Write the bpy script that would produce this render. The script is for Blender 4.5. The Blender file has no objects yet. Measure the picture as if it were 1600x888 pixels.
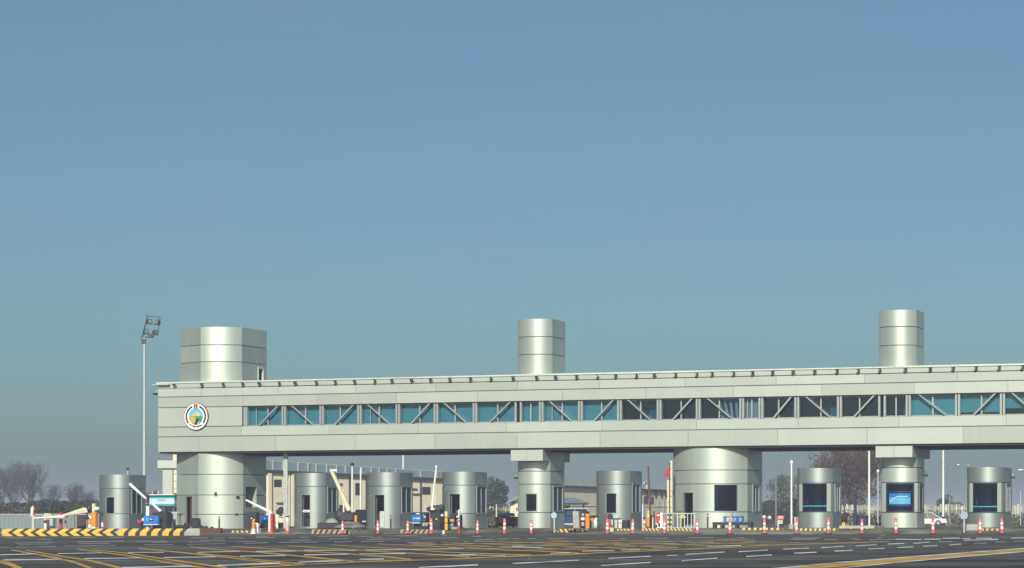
import bpy, bmesh, math, random
from mathutils import Vector, Matrix
random.seed(7)
R = math.radians
scene = bpy.context.scene
COL = scene.collection

# ------------------------------------------------------------------ frame of the place
A = R(21.3); CA, SA = math.cos(A), math.sin(A)      # the checkpoint runs along s, t goes away behind it
Y0 = 156.0; FPX = 4000.0; EYE = 0.86; HOR = 812.0
def W(s, t): return (s*CA + t*SA, Y0 - s*SA + t*CA)
def ST(X, Y):
    d = Y - Y0
    return (X*CA - d*SA, X*SA + d*CA)
def S(u, t):
    q = (u-800)/FPX
    return (q*(Y0+CA*t) - SA*t)/(CA + SA*q)
def YY(u, t): return Y0 - S(u, t)*SA + t*CA
def Zv(v, u, t): return EYE + (HOR-v)*YY(u, t)/FPX
RAMP = [(-1e9, 0.0), (-7.0, 0.0), (-2.0, 0.33), (14.0, 0.33), (30.0, 0.2), (1e9, 0.2)]
def G(s, t):
    z = 0.0024*max(-80.0, min(80.0, s))
    for (t0, z0), (t1, z1) in zip(RAMP, RAMP[1:]):
        if t0 <= t <= t1:
            k = 0 if t1-t0 > 1e8 else (t-t0)/(t1-t0)
            return z + z0 + (z1-z0)*k
    return z
def ground_pt(u, v):
    z = 0.0
    for _ in range(30):
        Y = FPX*(EYE-z)/(v-HOR); X = (u-800)*Y/FPX
        s, t = ST(X, Y); z = 0.5*z + 0.5*G(s, t)
    return X, Y, G(*ST(X, Y))

# ------------------------------------------------------------------ materials
MATS = {}
def mk(name, col, rough=0.6, metal=0.0, var=0.12, scale=3.0, bump=0.0, island=0.0, stretch=None, spec=None, aniso=0.0, dirt=0.0):
    if name in MATS: return MATS[name]
    m = bpy.data.materials.new(name); m.use_nodes = True
    nt = m.node_tree; N = nt.nodes; L = nt.links
    b = N['Principled BSDF']
    b.inputs['Roughness'].default_value = rough; b.inputs['Metallic'].default_value = metal
    if spec is not None: b.inputs['Specular IOR Level'].default_value = spec
    if aniso: b.inputs['Anisotropic'].default_value = aniso
    tc = N.new('ShaderNodeTexCoord'); mp = N.new('ShaderNodeMapping')
    L.new(tc.outputs['Object'], mp.inputs['Vector'])
    if stretch: mp.inputs['Scale'].default_value = stretch
    nz = N.new('ShaderNodeTexNoise'); nz.inputs['Scale'].default_value = scale; nz.inputs['Detail'].default_value = 6
    nz.inputs['Roughness'].default_value = 0.6
    L.new(mp.outputs['Vector'], nz.inputs['Vector'])
    mr = N.new('ShaderNodeMapRange'); mr.inputs['From Min'].default_value = 0.3; mr.inputs['From Max'].default_value = 0.7
    mr.inputs['To Min'].default_value = 1-var; mr.inputs['To Max'].default_value = 1+var
    L.new(nz.outputs['Fac'], mr.inputs['Value'])
    fac = mr.outputs['Result']
    if island:
        gm = N.new('ShaderNodeNewGeometry'); m2 = N.new('ShaderNodeMapRange')
        m2.inputs['To Min'].default_value = 1-island; m2.inputs['To Max'].default_value = 1+island
        L.new(gm.outputs['Random Per Island'], m2.inputs['Value'])
        mu = N.new('ShaderNodeMath'); mu.operation = 'MULTIPLY'
        L.new(fac, mu.inputs[0]); L.new(m2.outputs['Result'], mu.inputs[1]); fac = mu.outputs[0]
    if dirt:
        n2 = N.new('ShaderNodeTexNoise'); n2.inputs['Scale'].default_value = 1.3; n2.inputs['Detail'].default_value = 8
        mp2 = N.new('ShaderNodeMapping'); mp2.inputs['Scale'].default_value = (4.0, 4.0, 0.25)
        L.new(tc.outputs['Object'], mp2.inputs['Vector']); L.new(mp2.outputs['Vector'], n2.inputs['Vector'])
        m3 = N.new('ShaderNodeMapRange'); m3.inputs['From Min'].default_value = 0.52; m3.inputs['From Max'].default_value = 0.75
        m3.inputs['To Min'].default_value = 1.0; m3.inputs['To Max'].default_value = 1-dirt
        L.new(n2.outputs['Fac'], m3.inputs['Value'])
        mu = N.new('ShaderNodeMath'); mu.operation = 'MULTIPLY'
        L.new(fac, mu.inputs[0]); L.new(m3.outputs['Result'], mu.inputs[1]); fac = mu.outputs[0]
    vm = N.new('ShaderNodeVectorMath'); vm.operation = 'SCALE'
    vm.inputs[0].default_value = col[:3]
    L.new(fac, vm.inputs['Scale']); L.new(vm.outputs['Vector'], b.inputs['Base Color'])
    if bump:
        bp = N.new('ShaderNodeBump'); bp.inputs['Strength'].default_value = bump; bp.inputs['Distance'].default_value = 0.02
        L.new(nz.outputs['Fac'], bp.inputs['Height']); L.new(bp.outputs['Normal'], b.inputs['Normal'])
    MATS[name] = m
    return m
def glass(name, tint, refl=(.9, .9, .9)):
    m = bpy.data.materials.new(name); m.use_nodes = True
    nt = m.node_tree; N = nt.nodes; L = nt.links
    for n in list(N): N.remove(n)
    out = N.new('ShaderNodeOutputMaterial'); mx = N.new('ShaderNodeMixShader'); fr = N.new('ShaderNodeFresnel')
    fr.inputs['IOR'].default_value = 1.5
    tr = N.new('ShaderNodeBsdfTransparent'); tr.inputs['Color'].default_value = (*tint, 1)
    gl = N.new('ShaderNodeBsdfGlossy'); gl.inputs['Roughness'].default_value = 0.03; gl.inputs['Color'].default_value = (*refl, 1)
    L.new(fr.outputs['Fac'], mx.inputs['Fac']); L.new(tr.outputs[0], mx.inputs[1]); L.new(gl.outputs[0], mx.inputs[2])
    L.new(mx.outputs[0], out.inputs['Surface'])
    MATS[name] = m
    return m

ALU   = mk('brushed_aluminium', (.52, .555, .49), .41, .62, .06, .9, .05, .10, dirt=.07, stretch=(1, 1, .15))
BOOTHALU = mk('booth_aluminium', (.44, .47, .445), .37, .85, .06, .9, .05, .08, dirt=.07, stretch=(1, 1, .15))
PANEL = mk('pale_facade_panel', (.405, .43, .385), .44, .18, .05, .35, .045, .10, dirt=.06)
JOINT = mk('joint_shadow_gap', (.15, .21, .25), .6, .2)
TRIM  = mk('pale_roof_trim', (.58, .61, .55), .45, .2, .08, 1.5, dirt=.15)
FRAMEM = mk('window_frame_metal', (.37, .39, .365), .42, .5, .06)
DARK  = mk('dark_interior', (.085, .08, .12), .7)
DARKGREY = mk('dark_grey_plastic', (.028, .027, .03), .5, 0, .2, 6)
BLACK = mk('black_rubber', (.02, .02, .022), .6, 0, .25, 8)
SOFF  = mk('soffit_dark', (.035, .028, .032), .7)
WHITE = mk('white_paint', (.72, .71, .67), .45, 0, .1, 5, dirt=.2)
CREAM = mk('cream_paint', (.62, .57, .42), .5, 0, .12, 5, dirt=.2)
GALV  = mk('galvanised_steel', (.50, .515, .49), .5, .3, .12, 6)
REDP  = mk('red_paint', (.55, .035, .045), .45, 0, .15, 6, dirt=.2)
PINKRED = mk('faded_red_plastic', (.80, .075, .085), .5, 0, .15, 6)
ORANGE = mk('orange_paint', (.80, .25, .02), .45, 0, .12, 6)
YELLOW = mk('yellow_paint', (.75, .42, .03), .5, 0, .15, 6, dirt=.15)
BLUEP = mk('blue_paint', (.02, .17, .55), .4, 0, .12, 5)
NAVY  = mk('navy_paint', (.014, .022, .065), .45, 0, .15, 5)
TEALB = mk('teal_blind', (.024, .145, .195), .6, 0, .08, 1.2, island=.06)
TEALP = mk('teal_paint', (.02, .33, .35), .5)
CURT  = mk('pale_curtain', (.42, .48, .45), .8, 0, .2, 3, stretch=(6, 6, .4))
RUST  = mk('rust_brown_steel', (.13, .055, .045), .75, .1, .3, 9)
BEIGE = mk('beige_render', (.66, .59, .45), .85, 0, .08, .5, .1, dirt=.15)
ROOFBLUE = mk('blue_grey_roof_sheet', (.17, .235, .275), .5, .1, .08, .6)
ROOFDARK = mk('dark_eave', (.04, .035, .04), .7)
CONC  = mk('pale_concrete', (.36, .35, .30), .9, 0, .18, 2.5, .3, dirt=.15)
GREENGREY = mk('grey_green_sheet', (.17, .21, .21), .55, .2, .08, .5)
TYRE = mk('tyre', (.018, .018, .018), .8)
RIM = mk('wheel_rim', (.4, .4, .42), .35, .8)
CARGLASS = mk('car_glass', (.02, .025, .03), .08, 0, .05)
CWHITE = mk('white_car_paint', (.72, .72, .68), .22, 0, .02)
CBLUE = mk('blue_car_paint', (.015, .13, .50), .2, .2, .02)
CBLACK = mk('black_car_paint', (.018, .022, .028), .18, .1, .02)
CDBLUE = mk('slate_blue_car_paint', (.035, .075, .19), .25, .1, .02)
TAIL = mk('red_lens', (.45, .02, .02), .2)
LENS = mk('clear_lens', (.75, .78, .8), .1, .3)
SCREEN = mk('blue_printed_panel', (.01, .16, .44), .35, 0, .05)
SKYBLUE = mk('light_blue_print', (.07, .36, .56), .4, 0, .05)
DEEPRED = mk('deep_red_panel', (.16, .02, .03), .5)
LIME = mk('lime_panel', (.45, .55, .10), .6)
TARP = mk('dark_tarpaulin', (.035, .035, .04), .65, 0, .3, 4, .5)
SAND = mk('grey_sandbag', (.16, .165, .15), .9, 0, .25, 5, .6)
LAMPGREY = mk('lamp_post_grey', (.20, .215, .22), .5, .3, .1, 5)
BARK = mk('grey_brown_bark', (.075, .072, .068), .9, 0, .25, 4)
GLASS = glass('window_glass', (.64, .72, .78), (.62, .76, .95))
DGLASS = glass('dark_booth_glass', (.42, .48, .64), (.5, .65, .9))
TGLASS = glass('teal_glass', (.85, .95, .95), (.6, .75, .9))

def leafmat(name, col, var):
    m = bpy.data.materials.new(name); m.use_nodes = True
    nt = m.node_tree; N = nt.nodes; L = nt.links; b = N['Principled BSDF']
    b.inputs['Roughness'].default_value = .7; b.inputs['Specular IOR Level'].default_value = .2
    g = N.new('ShaderNodeNewGeometry'); cr = N.new('ShaderNodeValToRGB')
    e = cr.color_ramp.elements
    e[0].color = (*[c*(1-var) for c in col], 1); e[1].color = (*[min(1, c*(1+var)) for c in col], 1)
    L.new(g.outputs['Random Per Island'], cr.inputs['Fac']); L.new(cr.outputs['Color'], b.inputs['Base Color'])
    return m
L_EVER = leafmat('evergreen_leaf', (.040, .060, .035), .5)
L_OAK = leafmat('dry_oak_leaf', (.095, .052, .030), .5)
L_PALE = leafmat('grey_green_leaf', (.085, .105, .075), .5)
L_BUSH = leafmat('brown_scrub_leaf', (.046, .037, .029), .4)
L_REED = leafmat('dry_reed', (.12, .095, .06), .4)

# ------------------------------------------------------------------ mesh builder
class MB:
    def __init__(self): self.v = []; self.f = []; self.m = []
    def face(self, pts, mi=0):
        n = len(self.v); self.v += [tuple(p) for p in pts]; self.f.append(tuple(range(n, n+len(pts)))); self.m.append(mi)
    def raw(self, vs, fs, mi=0):
        n = len(self.v); self.v += [tuple(p) for p in vs]
        for f in fs: self.f.append(tuple(n+i for i in f)); self.m.append(mi)
        return self
    def box(self, x0, x1, y0, y1, z0, z1, mi=0):
        vs = [(x, y, z) for z in (z0, z1) for y in (y0, y1) for x in (x0, x1)]
        return self.raw(vs, [(0, 2, 3, 1), (4, 5, 7, 6), (0, 1, 5, 4), (2, 6, 7, 3), (0, 4, 6, 2), (1, 3, 7, 5)], mi)
    def tube(self, p0, p1, r0, r1=None, n=10, mi=0, cap=True):
        r1 = r0 if r1 is None else r1
        p0 = Vector(p0); p1 = Vector(p1); d = (p1-p0).normalized()
        a = d.orthogonal().normalized(); b = d.cross(a)
        vs = []
        for p, r in ((p0, r0), (p1, r1)):
            for k in range(n):
                c, s_ = math.cos(2*math.pi*k/n), math.sin(2*math.pi*k/n)
                vs.append(p + a*(r*c) + b*(r*s_))
        fs = [(k, (k+1) % n, n+(k+1) % n, n+k) for k in range(n)]
        if cap: fs += [tuple(reversed(range(n))), tuple(range(n, 2*n))]
        return self.raw(vs, fs, mi)
    def lathe(self, prof, cx=0, cy=0, n=14, mis=None, axis='z'):
        def pt(r, z, k):
            c, s_ = r*math.cos(2*math.pi*k/n), r*math.sin(2*math.pi*k/n)
            return (cx+c, cy+s_, z) if axis == 'z' else (cx+c, z, cy+s_)
        base = len(self.v)
        for r, z in prof: self.v += [pt(r, z, k) for k in range(n)]
        for i in range(len(prof)-1):
            for k in range(n):
                q = (base+i*n+k, base+i*n+(k+1) % n, base+(i+1)*n+(k+1) % n, base+(i+1)*n+k)
                self.f.append(q if axis == 'z' else q[::-1]); self.m.append(mis[i] if mis else 0)
        for i, rev in ((0, True), (len(prof)-1, False)):
            if prof[i][0] > 1e-4:
                q = tuple(base+i*n+k for k in range(n))
                self.f.append(q[::-1] if rev == (axis == 'z') else q); self.m.append(mis[min(i, len(prof)-2)] if mis else 0)
        return self
    def prism_y(self, poly, y0, y1, mi=0):                     # outline in x,z ; thickness along y
        n = len(poly)
        vs = [(x, y0, z) for x, z in poly] + [(x, y1, z) for x, z in poly]
        return self.raw(vs, [tuple(range(n)), tuple(reversed(range(n, 2*n)))] + [(k, n+k, n+(k+1) % n, (k+1) % n) for k in range(n)], mi)
    def prism_x(self, poly, x0, x1, mi=0):
        n = len(poly)
        vs = [(x0, y, z) for y, z in poly] + [(x1, y, z) for y, z in poly]
        return self.raw(vs, [tuple(range(n)), tuple(reversed(range(n, 2*n)))] + [(k, n+k, n+(k+1) % n, (k+1) % n) for k in range(n)], mi)
    def prism_z(self, poly, z0, z1, mi=0):
        n = len(poly)
        vs = [(x, y, z0) for x, y in poly] + [(x, y, z1) for x, y in poly]
        return self.raw(vs, [tuple(reversed(range(n))), tuple(range(n, 2*n))] + [(k, (k+1) % n, n+(k+1) % n, n+k) for k in range(n)], mi)
    def blob(self, c, r, mi=0, seed=0, n=10, m=7, rough=.15):
        rnd = random.Random(seed); vs = []
        for i in range(m+1):
            th = math.pi*i/m
            for k in range(n):
                ph = 2*math.pi*k/n; q = 1+rnd.uniform(-rough, rough)
                vs.append((c[0]+r[0]*q*math.sin(th)*math.cos(ph), c[1]+r[1]*q*math.sin(th)*math.sin(ph), c[2]+r[2]*q*math.cos(th)))
        fs = [(i*n+k, (i+1)*n+k, (i+1)*n+(k+1) % n, i*n+(k+1) % n) for i in range(m) for k in range(n)]
        return self.raw(vs, fs, mi)
    def build(self, name, mats, parent=None, loc=None, rot=None, smooth=None, bevel=0, fixn=True):
        me = bpy.data.meshes.new(name)
        me.from_pydata([tuple(p) for p in self.v], [], self.f)
        mats = mats if isinstance(mats, (list, tuple)) else [mats]
        for m in mats: me.materials.append(m)
        me.polygons.foreach_set('material_index', self.m)
        if fixn or bevel:
            bm = bmesh.new(); bm.from_mesh(me)
            if fixn: bmesh.ops.recalc_face_normals(bm, faces=bm.faces)
            if bevel:
                es = [e for e in bm.edges if len(e.link_faces) == 2 and e.calc_face_angle(0) > .5]
                bmesh.ops.bevel(bm, geom=es, offset=bevel, segments=1, affect='EDGES', clamp_overlap=True)
            bm.to_mesh(me); bm.free()
        if smooth:
            me.polygons.foreach_set('use_smooth', [True]*len(me.polygons))
            me.set_sharp_from_angle(angle=R(smooth))
        me.update()
        o = bpy.data.objects.new(name, me); COL.objects.link(o)
        if parent is not None: o.parent = parent
        if loc is not None: o.location = loc
        if rot is not None: o.rotation_euler = (0, 0, rot)
        return o
def tag(o, label=None, cat=None, group=None, kind=None):
    if label: o['label'] = label
    if cat: o['category'] = cat
    if group: o['group'] = group
    if kind: o['kind'] = kind
    return o
def empty(name, loc, rot=-A):
    o = bpy.data.objects.new(name, None); COL.objects.link(o); o.empty_display_size = .3
    o.location = loc; o.rotation_euler = (0, 0, rot)
    return o
class Pl:                                    # a thing standing at column u, depth t
    def __init__(self, name, label, cat, u, t, group=None, rot=None, lift=0.0):
        self.t = t; self.u = u; self.s = S(u, t); self.g = G(self.s, t)+lift
        x, y = W(self.s, t)
        self.o = tag(empty(name, (x, y, self.g), -A if rot is None else rot), label, cat, group)
    def x(self, u): return S(u, self.t)-self.s
    def z(self, v): return Zv(v, self.u, self.t)-self.g
    def __call__(self, mb, name, mats, **k): return mb.build(name, mats, self.o, **k)
def solo(mb, name, label, cat, u, t, mats, group=None, rot=None, lift=0.0, **k):     # a thing that is one mesh
    s = S(u, t); x, y = W(s, t)
    o = mb.build(name, mats, None, (x, y, G(s, t)+lift), -A if rot is None else rot, **k)
    return tag(o, label, cat, group)
class Dim:
    def __init__(self, u, t, lift=0.0): self.u = u; self.t = t; self.s = S(u, t); self.g = G(self.s, t)+lift
    def x(self, u): return S(u, self.t)-self.s
    def z(self, v): return Zv(v, self.u, self.t)-self.g
def copy_tree(o, parent=None):
    c = o.copy(); COL.objects.link(c)
    if parent is not None: c.parent = parent
    for ch in o.children: copy_tree(ch, c)
    return c

# ------------------------------------------------------------------ ground
def sheet(name, ss, ts, dz, mat):
    mb = MB(); ns, n_t = len(ss), len(ts)
    vs = []
    for t in ts:
        for s in ss:
            x, y = W(s, t); vs.append((x, y, G(s, t)+dz))
    fs = [(j*ns+i, j*ns+i+1, (j+1)*ns+i+1, (j+1)*ns+i) for j in range(n_t-1) for i in range(ns-1)]
    mb.raw(vs, fs)
    return tag(mb.build(name, mat, fixn=False), kind='structure')
def asphalt(name, base, warm):
    m = bpy.data.materials.new(name); m.use_nodes = True
    nt = m.node_tree; N = nt.nodes; L = nt.links; b = N['Principled BSDF']
    tc = N.new('ShaderNodeTexCoord')
    def noise(sc, det, stretch=(1, 1, 1)):
        mp = N.new('ShaderNodeMapping'); mp.inputs['Scale'].default_value = stretch
        n = N.new('ShaderNodeTexNoise'); n.inputs['Scale'].default_value = sc; n.inputs['Detail'].default_value = det
        L.new(tc.outputs['Object'], mp.inputs['Vector']); L.new(mp.outputs['Vector'], n.inputs['Vector']); return n.outputs['Fac']
    mp = N.new('ShaderNodeMapping'); mp.inputs['Rotation'].default_value = (0, 0, A)
    big = noise(.06, 5, (.8, 1.6, 1)); fine = noise(14, 4); mid = noise(.55, 6, (1.0, .45, 1))
    cr = N.new('ShaderNodeValToRGB'); e = cr.color_ramp.elements
    e[0].position = .43; e[0].color = (*[c*.60 for c in warm], 1); e[1].position = .58; e[1].color = (*[c*1.25 for c in base], 1)
    mixv = N.new('ShaderNodeMath'); mixv.operation = 'MULTIPLY_ADD'; mixv.inputs[1].default_value = .45
    L.new(mid, mixv.inputs[0])
    half = N.new('ShaderNodeMath'); half.operation = 'MULTIPLY'; half.inputs[1].default_value = .55; L.new(big, half.inputs[0])
    L.new(half.outputs[0], mixv.inputs[2]); L.new(mixv.outputs[0], cr.inputs['Fac'])
    mr = N.new('ShaderNodeMapRange'); mr.inputs['To Min'].default_value = .75; mr.inputs['To Max'].default_value = 1.25; L.new(fine, mr.inputs['Value'])
    vm = N.new('ShaderNodeVectorMath'); vm.operation = 'SCALE'; L.new(cr.outputs['Color'], vm.inputs[0]); L.new(mr.outputs['Result'], vm.inputs['Scale'])
    def band(rot, st, sc, lo_, hi_, a0, a1, src):
        m1 = N.new('ShaderNodeMapping'); m1.inputs['Rotation'].default_value = (0, 0, rot); m1.inputs['Scale'].default_value = st
        n1 = N.new('ShaderNodeTexNoise'); n1.inputs['Scale'].default_value = sc; n1.inputs['Detail'].default_value = 5
        L.new(tc.outputs['Object'], m1.inputs['Vector']); L.new(m1.outputs['Vector'], n1.inputs['Vector'])
        r1 = N.new('ShaderNodeMapRange'); r1.inputs['From Min'].default_value = lo_; r1.inputs['From Max'].default_value = hi_
        r1.inputs['To Min'].default_value = a0; r1.inputs['To Max'].default_value = a1; L.new(n1.outputs['Fac'], r1.inputs['Value'])
        v1 = N.new('ShaderNodeVectorMath'); v1.operation = 'SCALE'; L.new(src, v1.inputs[0]); L.new(r1.outputs['Result'], v1.inputs['Scale']); return v1.outputs['Vector']
    o1 = band(A, (.03, .5, 1), 1.0, .42, .60, .72, 1.15, vm.outputs['Vector'])          # worn bands along the lanes
    o2 = band(A-.5, (.02, .9, 1), 1.0, .50, .64, 1.0, .62, o1)                           # darker tyre paths sweeping to the booths
    o3 = band(0, (.25, .25, 1), 1.0, .60, .70, 1.0, .55, o2)                             # oil stains and patches
    L.new(o3, b.inputs['Base Color'])
    b.inputs['Roughness'].default_value = .95; b.inputs['Specular IOR Level'].default_value = .15
    return m
ROAD = asphalt('worn_asphalt', (.112, .112, .106), (.116, .100, .102))
APRON = asphalt('dusty_concrete', (.215, .21, .165), (.15, .148, .115))
DIRT = asphalt('dry_grass_ground', (.11, .10, .065), (.08, .065, .045))
big = [-3000, -600, -150, -80, -60, -40, -20, 0, 20, 40, 60, 80, 150, 600, 3000]
sheet('ground', big, [-1500, -300, -150, -60, -7, -2, 14, 30, 120, 400, 3000], -.004, DIRT)
sheet('road', [-140, -80, -40, 0, 40, 80, 140], [-290, -150, -60, -7], .004, ROAD)
sheet('apron_pavement', [-45, -40, 0, 40, 80, 110], [-7, -2, 14, 30, 150], .004, APRON)

# ------------------------------------------------------------------ road markings (painted sheets 4 mm above the asphalt)
def paint(name, col, wear):
    m = bpy.data.materials.new(name); m.use_nodes = True
    nt = m.node_tree; N = nt.nodes; L = nt.links; b = N['Principled BSDF']
    tc = N.new('ShaderNodeTexCoord'); n = N.new('ShaderNodeTexNoise'); n.inputs['Scale'].default_value = 1.1; n.inputs['Detail'].default_value = 8
    n.inputs['Roughness'].default_value = .7
    L.new(tc.outputs['Object'], n.inputs['Vector'])
    cr = N.new('ShaderNodeValToRGB'); e = cr.color_ramp.elements
    e[0].position = .36; e[0].color = (*[c*wear*.35+.04 for c in col], 1); e[1].position = .56; e[1].color = (*col, 1)
    L.new(n.outputs['Fac'], cr.inputs['Fac']); L.new(cr.outputs['Color'], b.inputs['Base Color']); b.inputs['Roughness'].default_value = .7
    return m
def strips(name, mat, lines, dz):
    mb = MB()
    for ln in lines:
        top = []; bot = []
        pts = []
        for (a, b_) in zip(ln, ln[1:]):
            for k in range(3):
                f = k/3; pts.append(tuple(a[i]+(b_[i]-a[i])*f for i in range(3)))
        pts.append(ln[-1])
        for (u, v, th) in pts:
            x, y, z = ground_pt(u, v-th/2); top.append((x, y, z+dz))
            x, y, z = ground_pt(u, v+th/2); bot.append((x, y, z+dz))
        n = len(pts)
        mb.raw(bot+top, [(i, i+1, n+i+1, n+i) for i in range(n-1)])
    return tag(mb.build(name, mat, fixn=False), kind='structure')
def pl(th, *p):
    return [(p[i], p[i+1], th) for i in range(0, len(p), 2)]
def zl(c, th, *segs):                # dashes read from an eight times enlarged strip that starts at column c
    out = []
    for (x0, y0, x1, y1) in segs:
        out.append([(c+x0/8, 828+y0/8, th), (c+x1/8, 828+y1/8, th)])
    return out
Y = []
Y += [[(-40, 866, 4), (0, 878.5, 5), (15, 882, 6), (34, 891, 7)]]
Y += [[(18, 860.2, 1.6), (57, 866.7, 2), (87, 872.4, 2.6), (112, 878, 3), (137, 887, 3.6), (150, 892, 4)]]
Y += [[(40, 860.4, 1.4), (70, 865.5, 1.8), (100, 870.5, 2), (137, 876, 2.6), (162, 882, 3), (190, 889, 3.4)]]
Y += [[(120, 858.6, 1.2), (162, 864.2, 1.6), (200, 869, 1.8), (231, 874, 2), (255, 879, 2.2), (287, 883.5, 2.4), (322, 889, 2.8)]]
Y += [[(144, 859.5, 1), (200, 865.3, 1.5), (237, 871, 1.8), (262, 875, 2), (300, 880.5, 2.2), (355, 888, 2.5)]]
Y += [[(217, 857.4, 1.2), (250, 860.7, 1.6), (290, 864.7, 2), (312, 867, 2), (350, 871.4, 1.5), (400, 877.6, 1.6), (454, 883.6, 1.8)]]
Y += [[(305, 865, 1.4), (362, 870, 1.3), (400, 875, 1.5), (450, 880, 1.6), (482, 883, 1.8)]]
Y += [[(297, 855, 1), (325, 858, 1.2), (362, 861, 1.4), (400, 863, 1.8), (437, 866.7, 2), (487, 871.7, 2.2), (525, 875, 2), (552, 878, 2)]]
Y += [[(362, 854.3, .9), (400, 856.4, 1.1), (462, 861.3, 1.3), (506, 863.6, 1.4), (544, 866, 1.6), (600, 870.5, 1.8), (643, 875, 1.9)]]
Y += [[(450, 853.4, .9), (500, 856.5, 1.2), (556, 860, 1.3), (600, 863, 1.5), (637, 865, 1.5), (675, 867, 1.7), (712, 869, 1.8), (734, 871.3, 1.8)]]
Y += [[(516, 851.7, .9), (562, 855, 1), (625, 857.7, 1.2), (687, 863, 1.4), (725, 864.5, 1.4), (790, 866.8, 1.6), (830, 868, 1.5)]]
Y += [[(590, 850.4, .8), (650, 852.8, 1), (720, 856.4, 1.1), (790, 860, 1.2), (860, 862.5, 1.3), (905, 865, 1.3)]]
Y += [[(640, 849.2, .8), (720, 852.5, .9), (800, 855.5, 1), (880, 858.5, 1.1), (960, 862, 1.2)]]
Y += [[(690, 848.2, .7), (780, 850.8, .9), (880, 853.8, .9), (960, 857, 1), (1040, 860, 1)]]
Y += [[(760, 846.2, .7), (860, 849.5, .8), (960, 852.4, .9), (1060, 856.5, .9)]]
Y += [[(860, 845.6, .6), (960, 848.5, .7), (1060, 851.2, .8), (1140, 855, .8)]]
Y += [[(960, 844.8, .6), (1080, 847.5, .7), (1200, 852, .7)]]
Y += [[(1080, 844.2, .6), (1180, 846.4, .6), (1280, 849.6, .6)]]
Y += [[(640, 852, .7), (740, 850, .7), (860, 847.5, .7), (980, 845, .6)], [(700, 857, .7), (820, 853, .8), (960, 849.5, .7), (1080, 846.5, .6)],
      [(820, 860.5, .8), (940, 856, .8), (1060, 851.8, .7), (1180, 848, .6)]]
Y += [[(360, 890, 1.6), (400, 887, 1.4), (550, 879.3, 1.5), (600, 877.5, 1.5), (700, 874.3, 1.6), (800, 870, 1.7), (900, 866.3, 1.6), (1000, 862, 1.4), (1100, 857.6, 1.3), (1200, 852.7, 1.2), (1290, 850, 1), (1390, 846.6, .9)]]
YPAINT = paint('yellow_road_paint', (.66, .37, .03), .5)
strips('yellow_road_marking', YPAINT, Y, .008)
WL = []
WL += [pl(1.2, -20, 868.6, 58, 866.5), pl(1.1, 90, 866, 160, 864.8), pl(1.1, 200, 864.6, 256, 864), pl(1.1, 309, 864, 375, 862.4), pl(1.2, 400, 862.2, 462, 862),
       pl(1, 475, 860.7, 556, 861), pl(1, 572, 860.5, 725, 858), pl(1, 760, 858, 800, 857), pl(1, 800, 852, 860, 853.5), pl(1.1, 800, 854.6, 848, 856.5),
       pl(1, 880, 855.5, 935, 857), pl(1, 960, 851.5, 985, 851.3), pl(1.1, 910, 862.3, 960, 861.4), pl(1.1, 860, 865.5, 890, 864.5), pl(1, 1000, 850.6, 1060, 850),
       pl(1, 1020, 857.4, 1060, 857), pl(1.1, 1105, 854.8, 1158, 853), pl(.9, 1080, 848.3, 1115, 847.6), pl(1, 690, 868, 790, 869), pl(1, 720, 867, 745, 868), pl(1, 970, 860.4, 1000, 860)]
WL += [pl(1.4, 5, 876.2, 97, 875), pl(1.4, 132, 874, 200, 873), pl(1.3, 200, 872.9, 220, 872.8), pl(1.3, 256, 872.3, 337, 871), pl(1.3, 375, 870, 447, 869.2), pl(1.3, 475, 868.2, 544, 866.8), pl(1.2, 562, 866.7, 634, 866)]
WL += [pl(1.8, 190, 888.4, 300, 885.8), pl(1.9, 339, 884.6, 437, 881.4), pl(1.8, 466, 879.5, 537, 877), pl(1.4, 562, 875.2, 600, 874.5)]
WL += zl(0, .8, (80, 105, 360, 105), (880, 100, 1200, 98), (190, 172, 670, 160), (230, 187, 610, 182), (970, 155, 1550, 145), (980, 180, 1370, 172), (0, 230, 110, 228), (200, 222, 700, 210), (790, 210, 1440, 197), (1370, 100, 1560, 98), (480, 125, 640, 124))
WL += zl(200, .8, (780, 105, 1000, 105), (1070, 105, 1210, 105), (1250, 105, 1450, 105), (100, 145, 480, 142), (900, 133, 1215, 132), (290, 162, 500, 160), (750, 155, 1010, 153), (1370, 150, 1600, 148), (205, 192, 570, 186), (740, 187, 1220, 178), (1440, 175, 1600, 170))
WL += zl(400, .8, (0, 85, 150, 85), (0, 102, 240, 103), (780, 85, 1170, 77), (1280, 85, 1450, 85), (430, 135, 680, 132), (910, 118, 1140, 115), (1380, 125, 1600, 122), (0, 170, 150, 165), (290, 165, 580, 160), (600, 160, 780, 158), (1310, 153, 1600, 148), (550, 97, 660, 95), (1430, 103, 1580, 103), (980, 158, 1200, 155))
WL += zl(600, .8, (135, 78, 410, 77), (0, 122, 200, 117), (470, 107, 930, 102), (290, 163, 640, 163), (1110, 85, 1220, 85), (1140, 127, 1370, 124), (1000, 155, 1050, 152), (1430, 117, 1570, 115), (740, 75, 790, 75), (1120, 150, 1390, 149))
WL += zl(800, .8, (0, 113, 90, 112), (195, 113, 300, 112), (440, 113, 660, 110), (1350, 118, 1420, 118), (200, 362, 235, 362))
WL += zl(1000, .9, (60, 108, 350, 107), (600, 100, 920, 102), (960, 122, 1420, 122), (1210, 102, 1310, 102), (1290, 155, 1440, 153))
WL += zl(1200, .9, (310, 106, 660, 108), (700, 126, 860, 127), (1020, 110, 1120, 110), (1080, 126, 1180, 125), (1270, 130, 1600, 126), (1360, 105, 1430, 105), (1410, 76, 1460, 76), (270, 126, 600, 122))
WL += zl(1400, 1.3, (0, 122, 320, 126), (350, 122, 560, 120), (580, 110, 800, 108), (850, 135, 1280, 124), (820, 115, 930, 112), (1000, 110, 1200, 110), (1440, 108, 1640, 104))
D = 1.35
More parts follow.
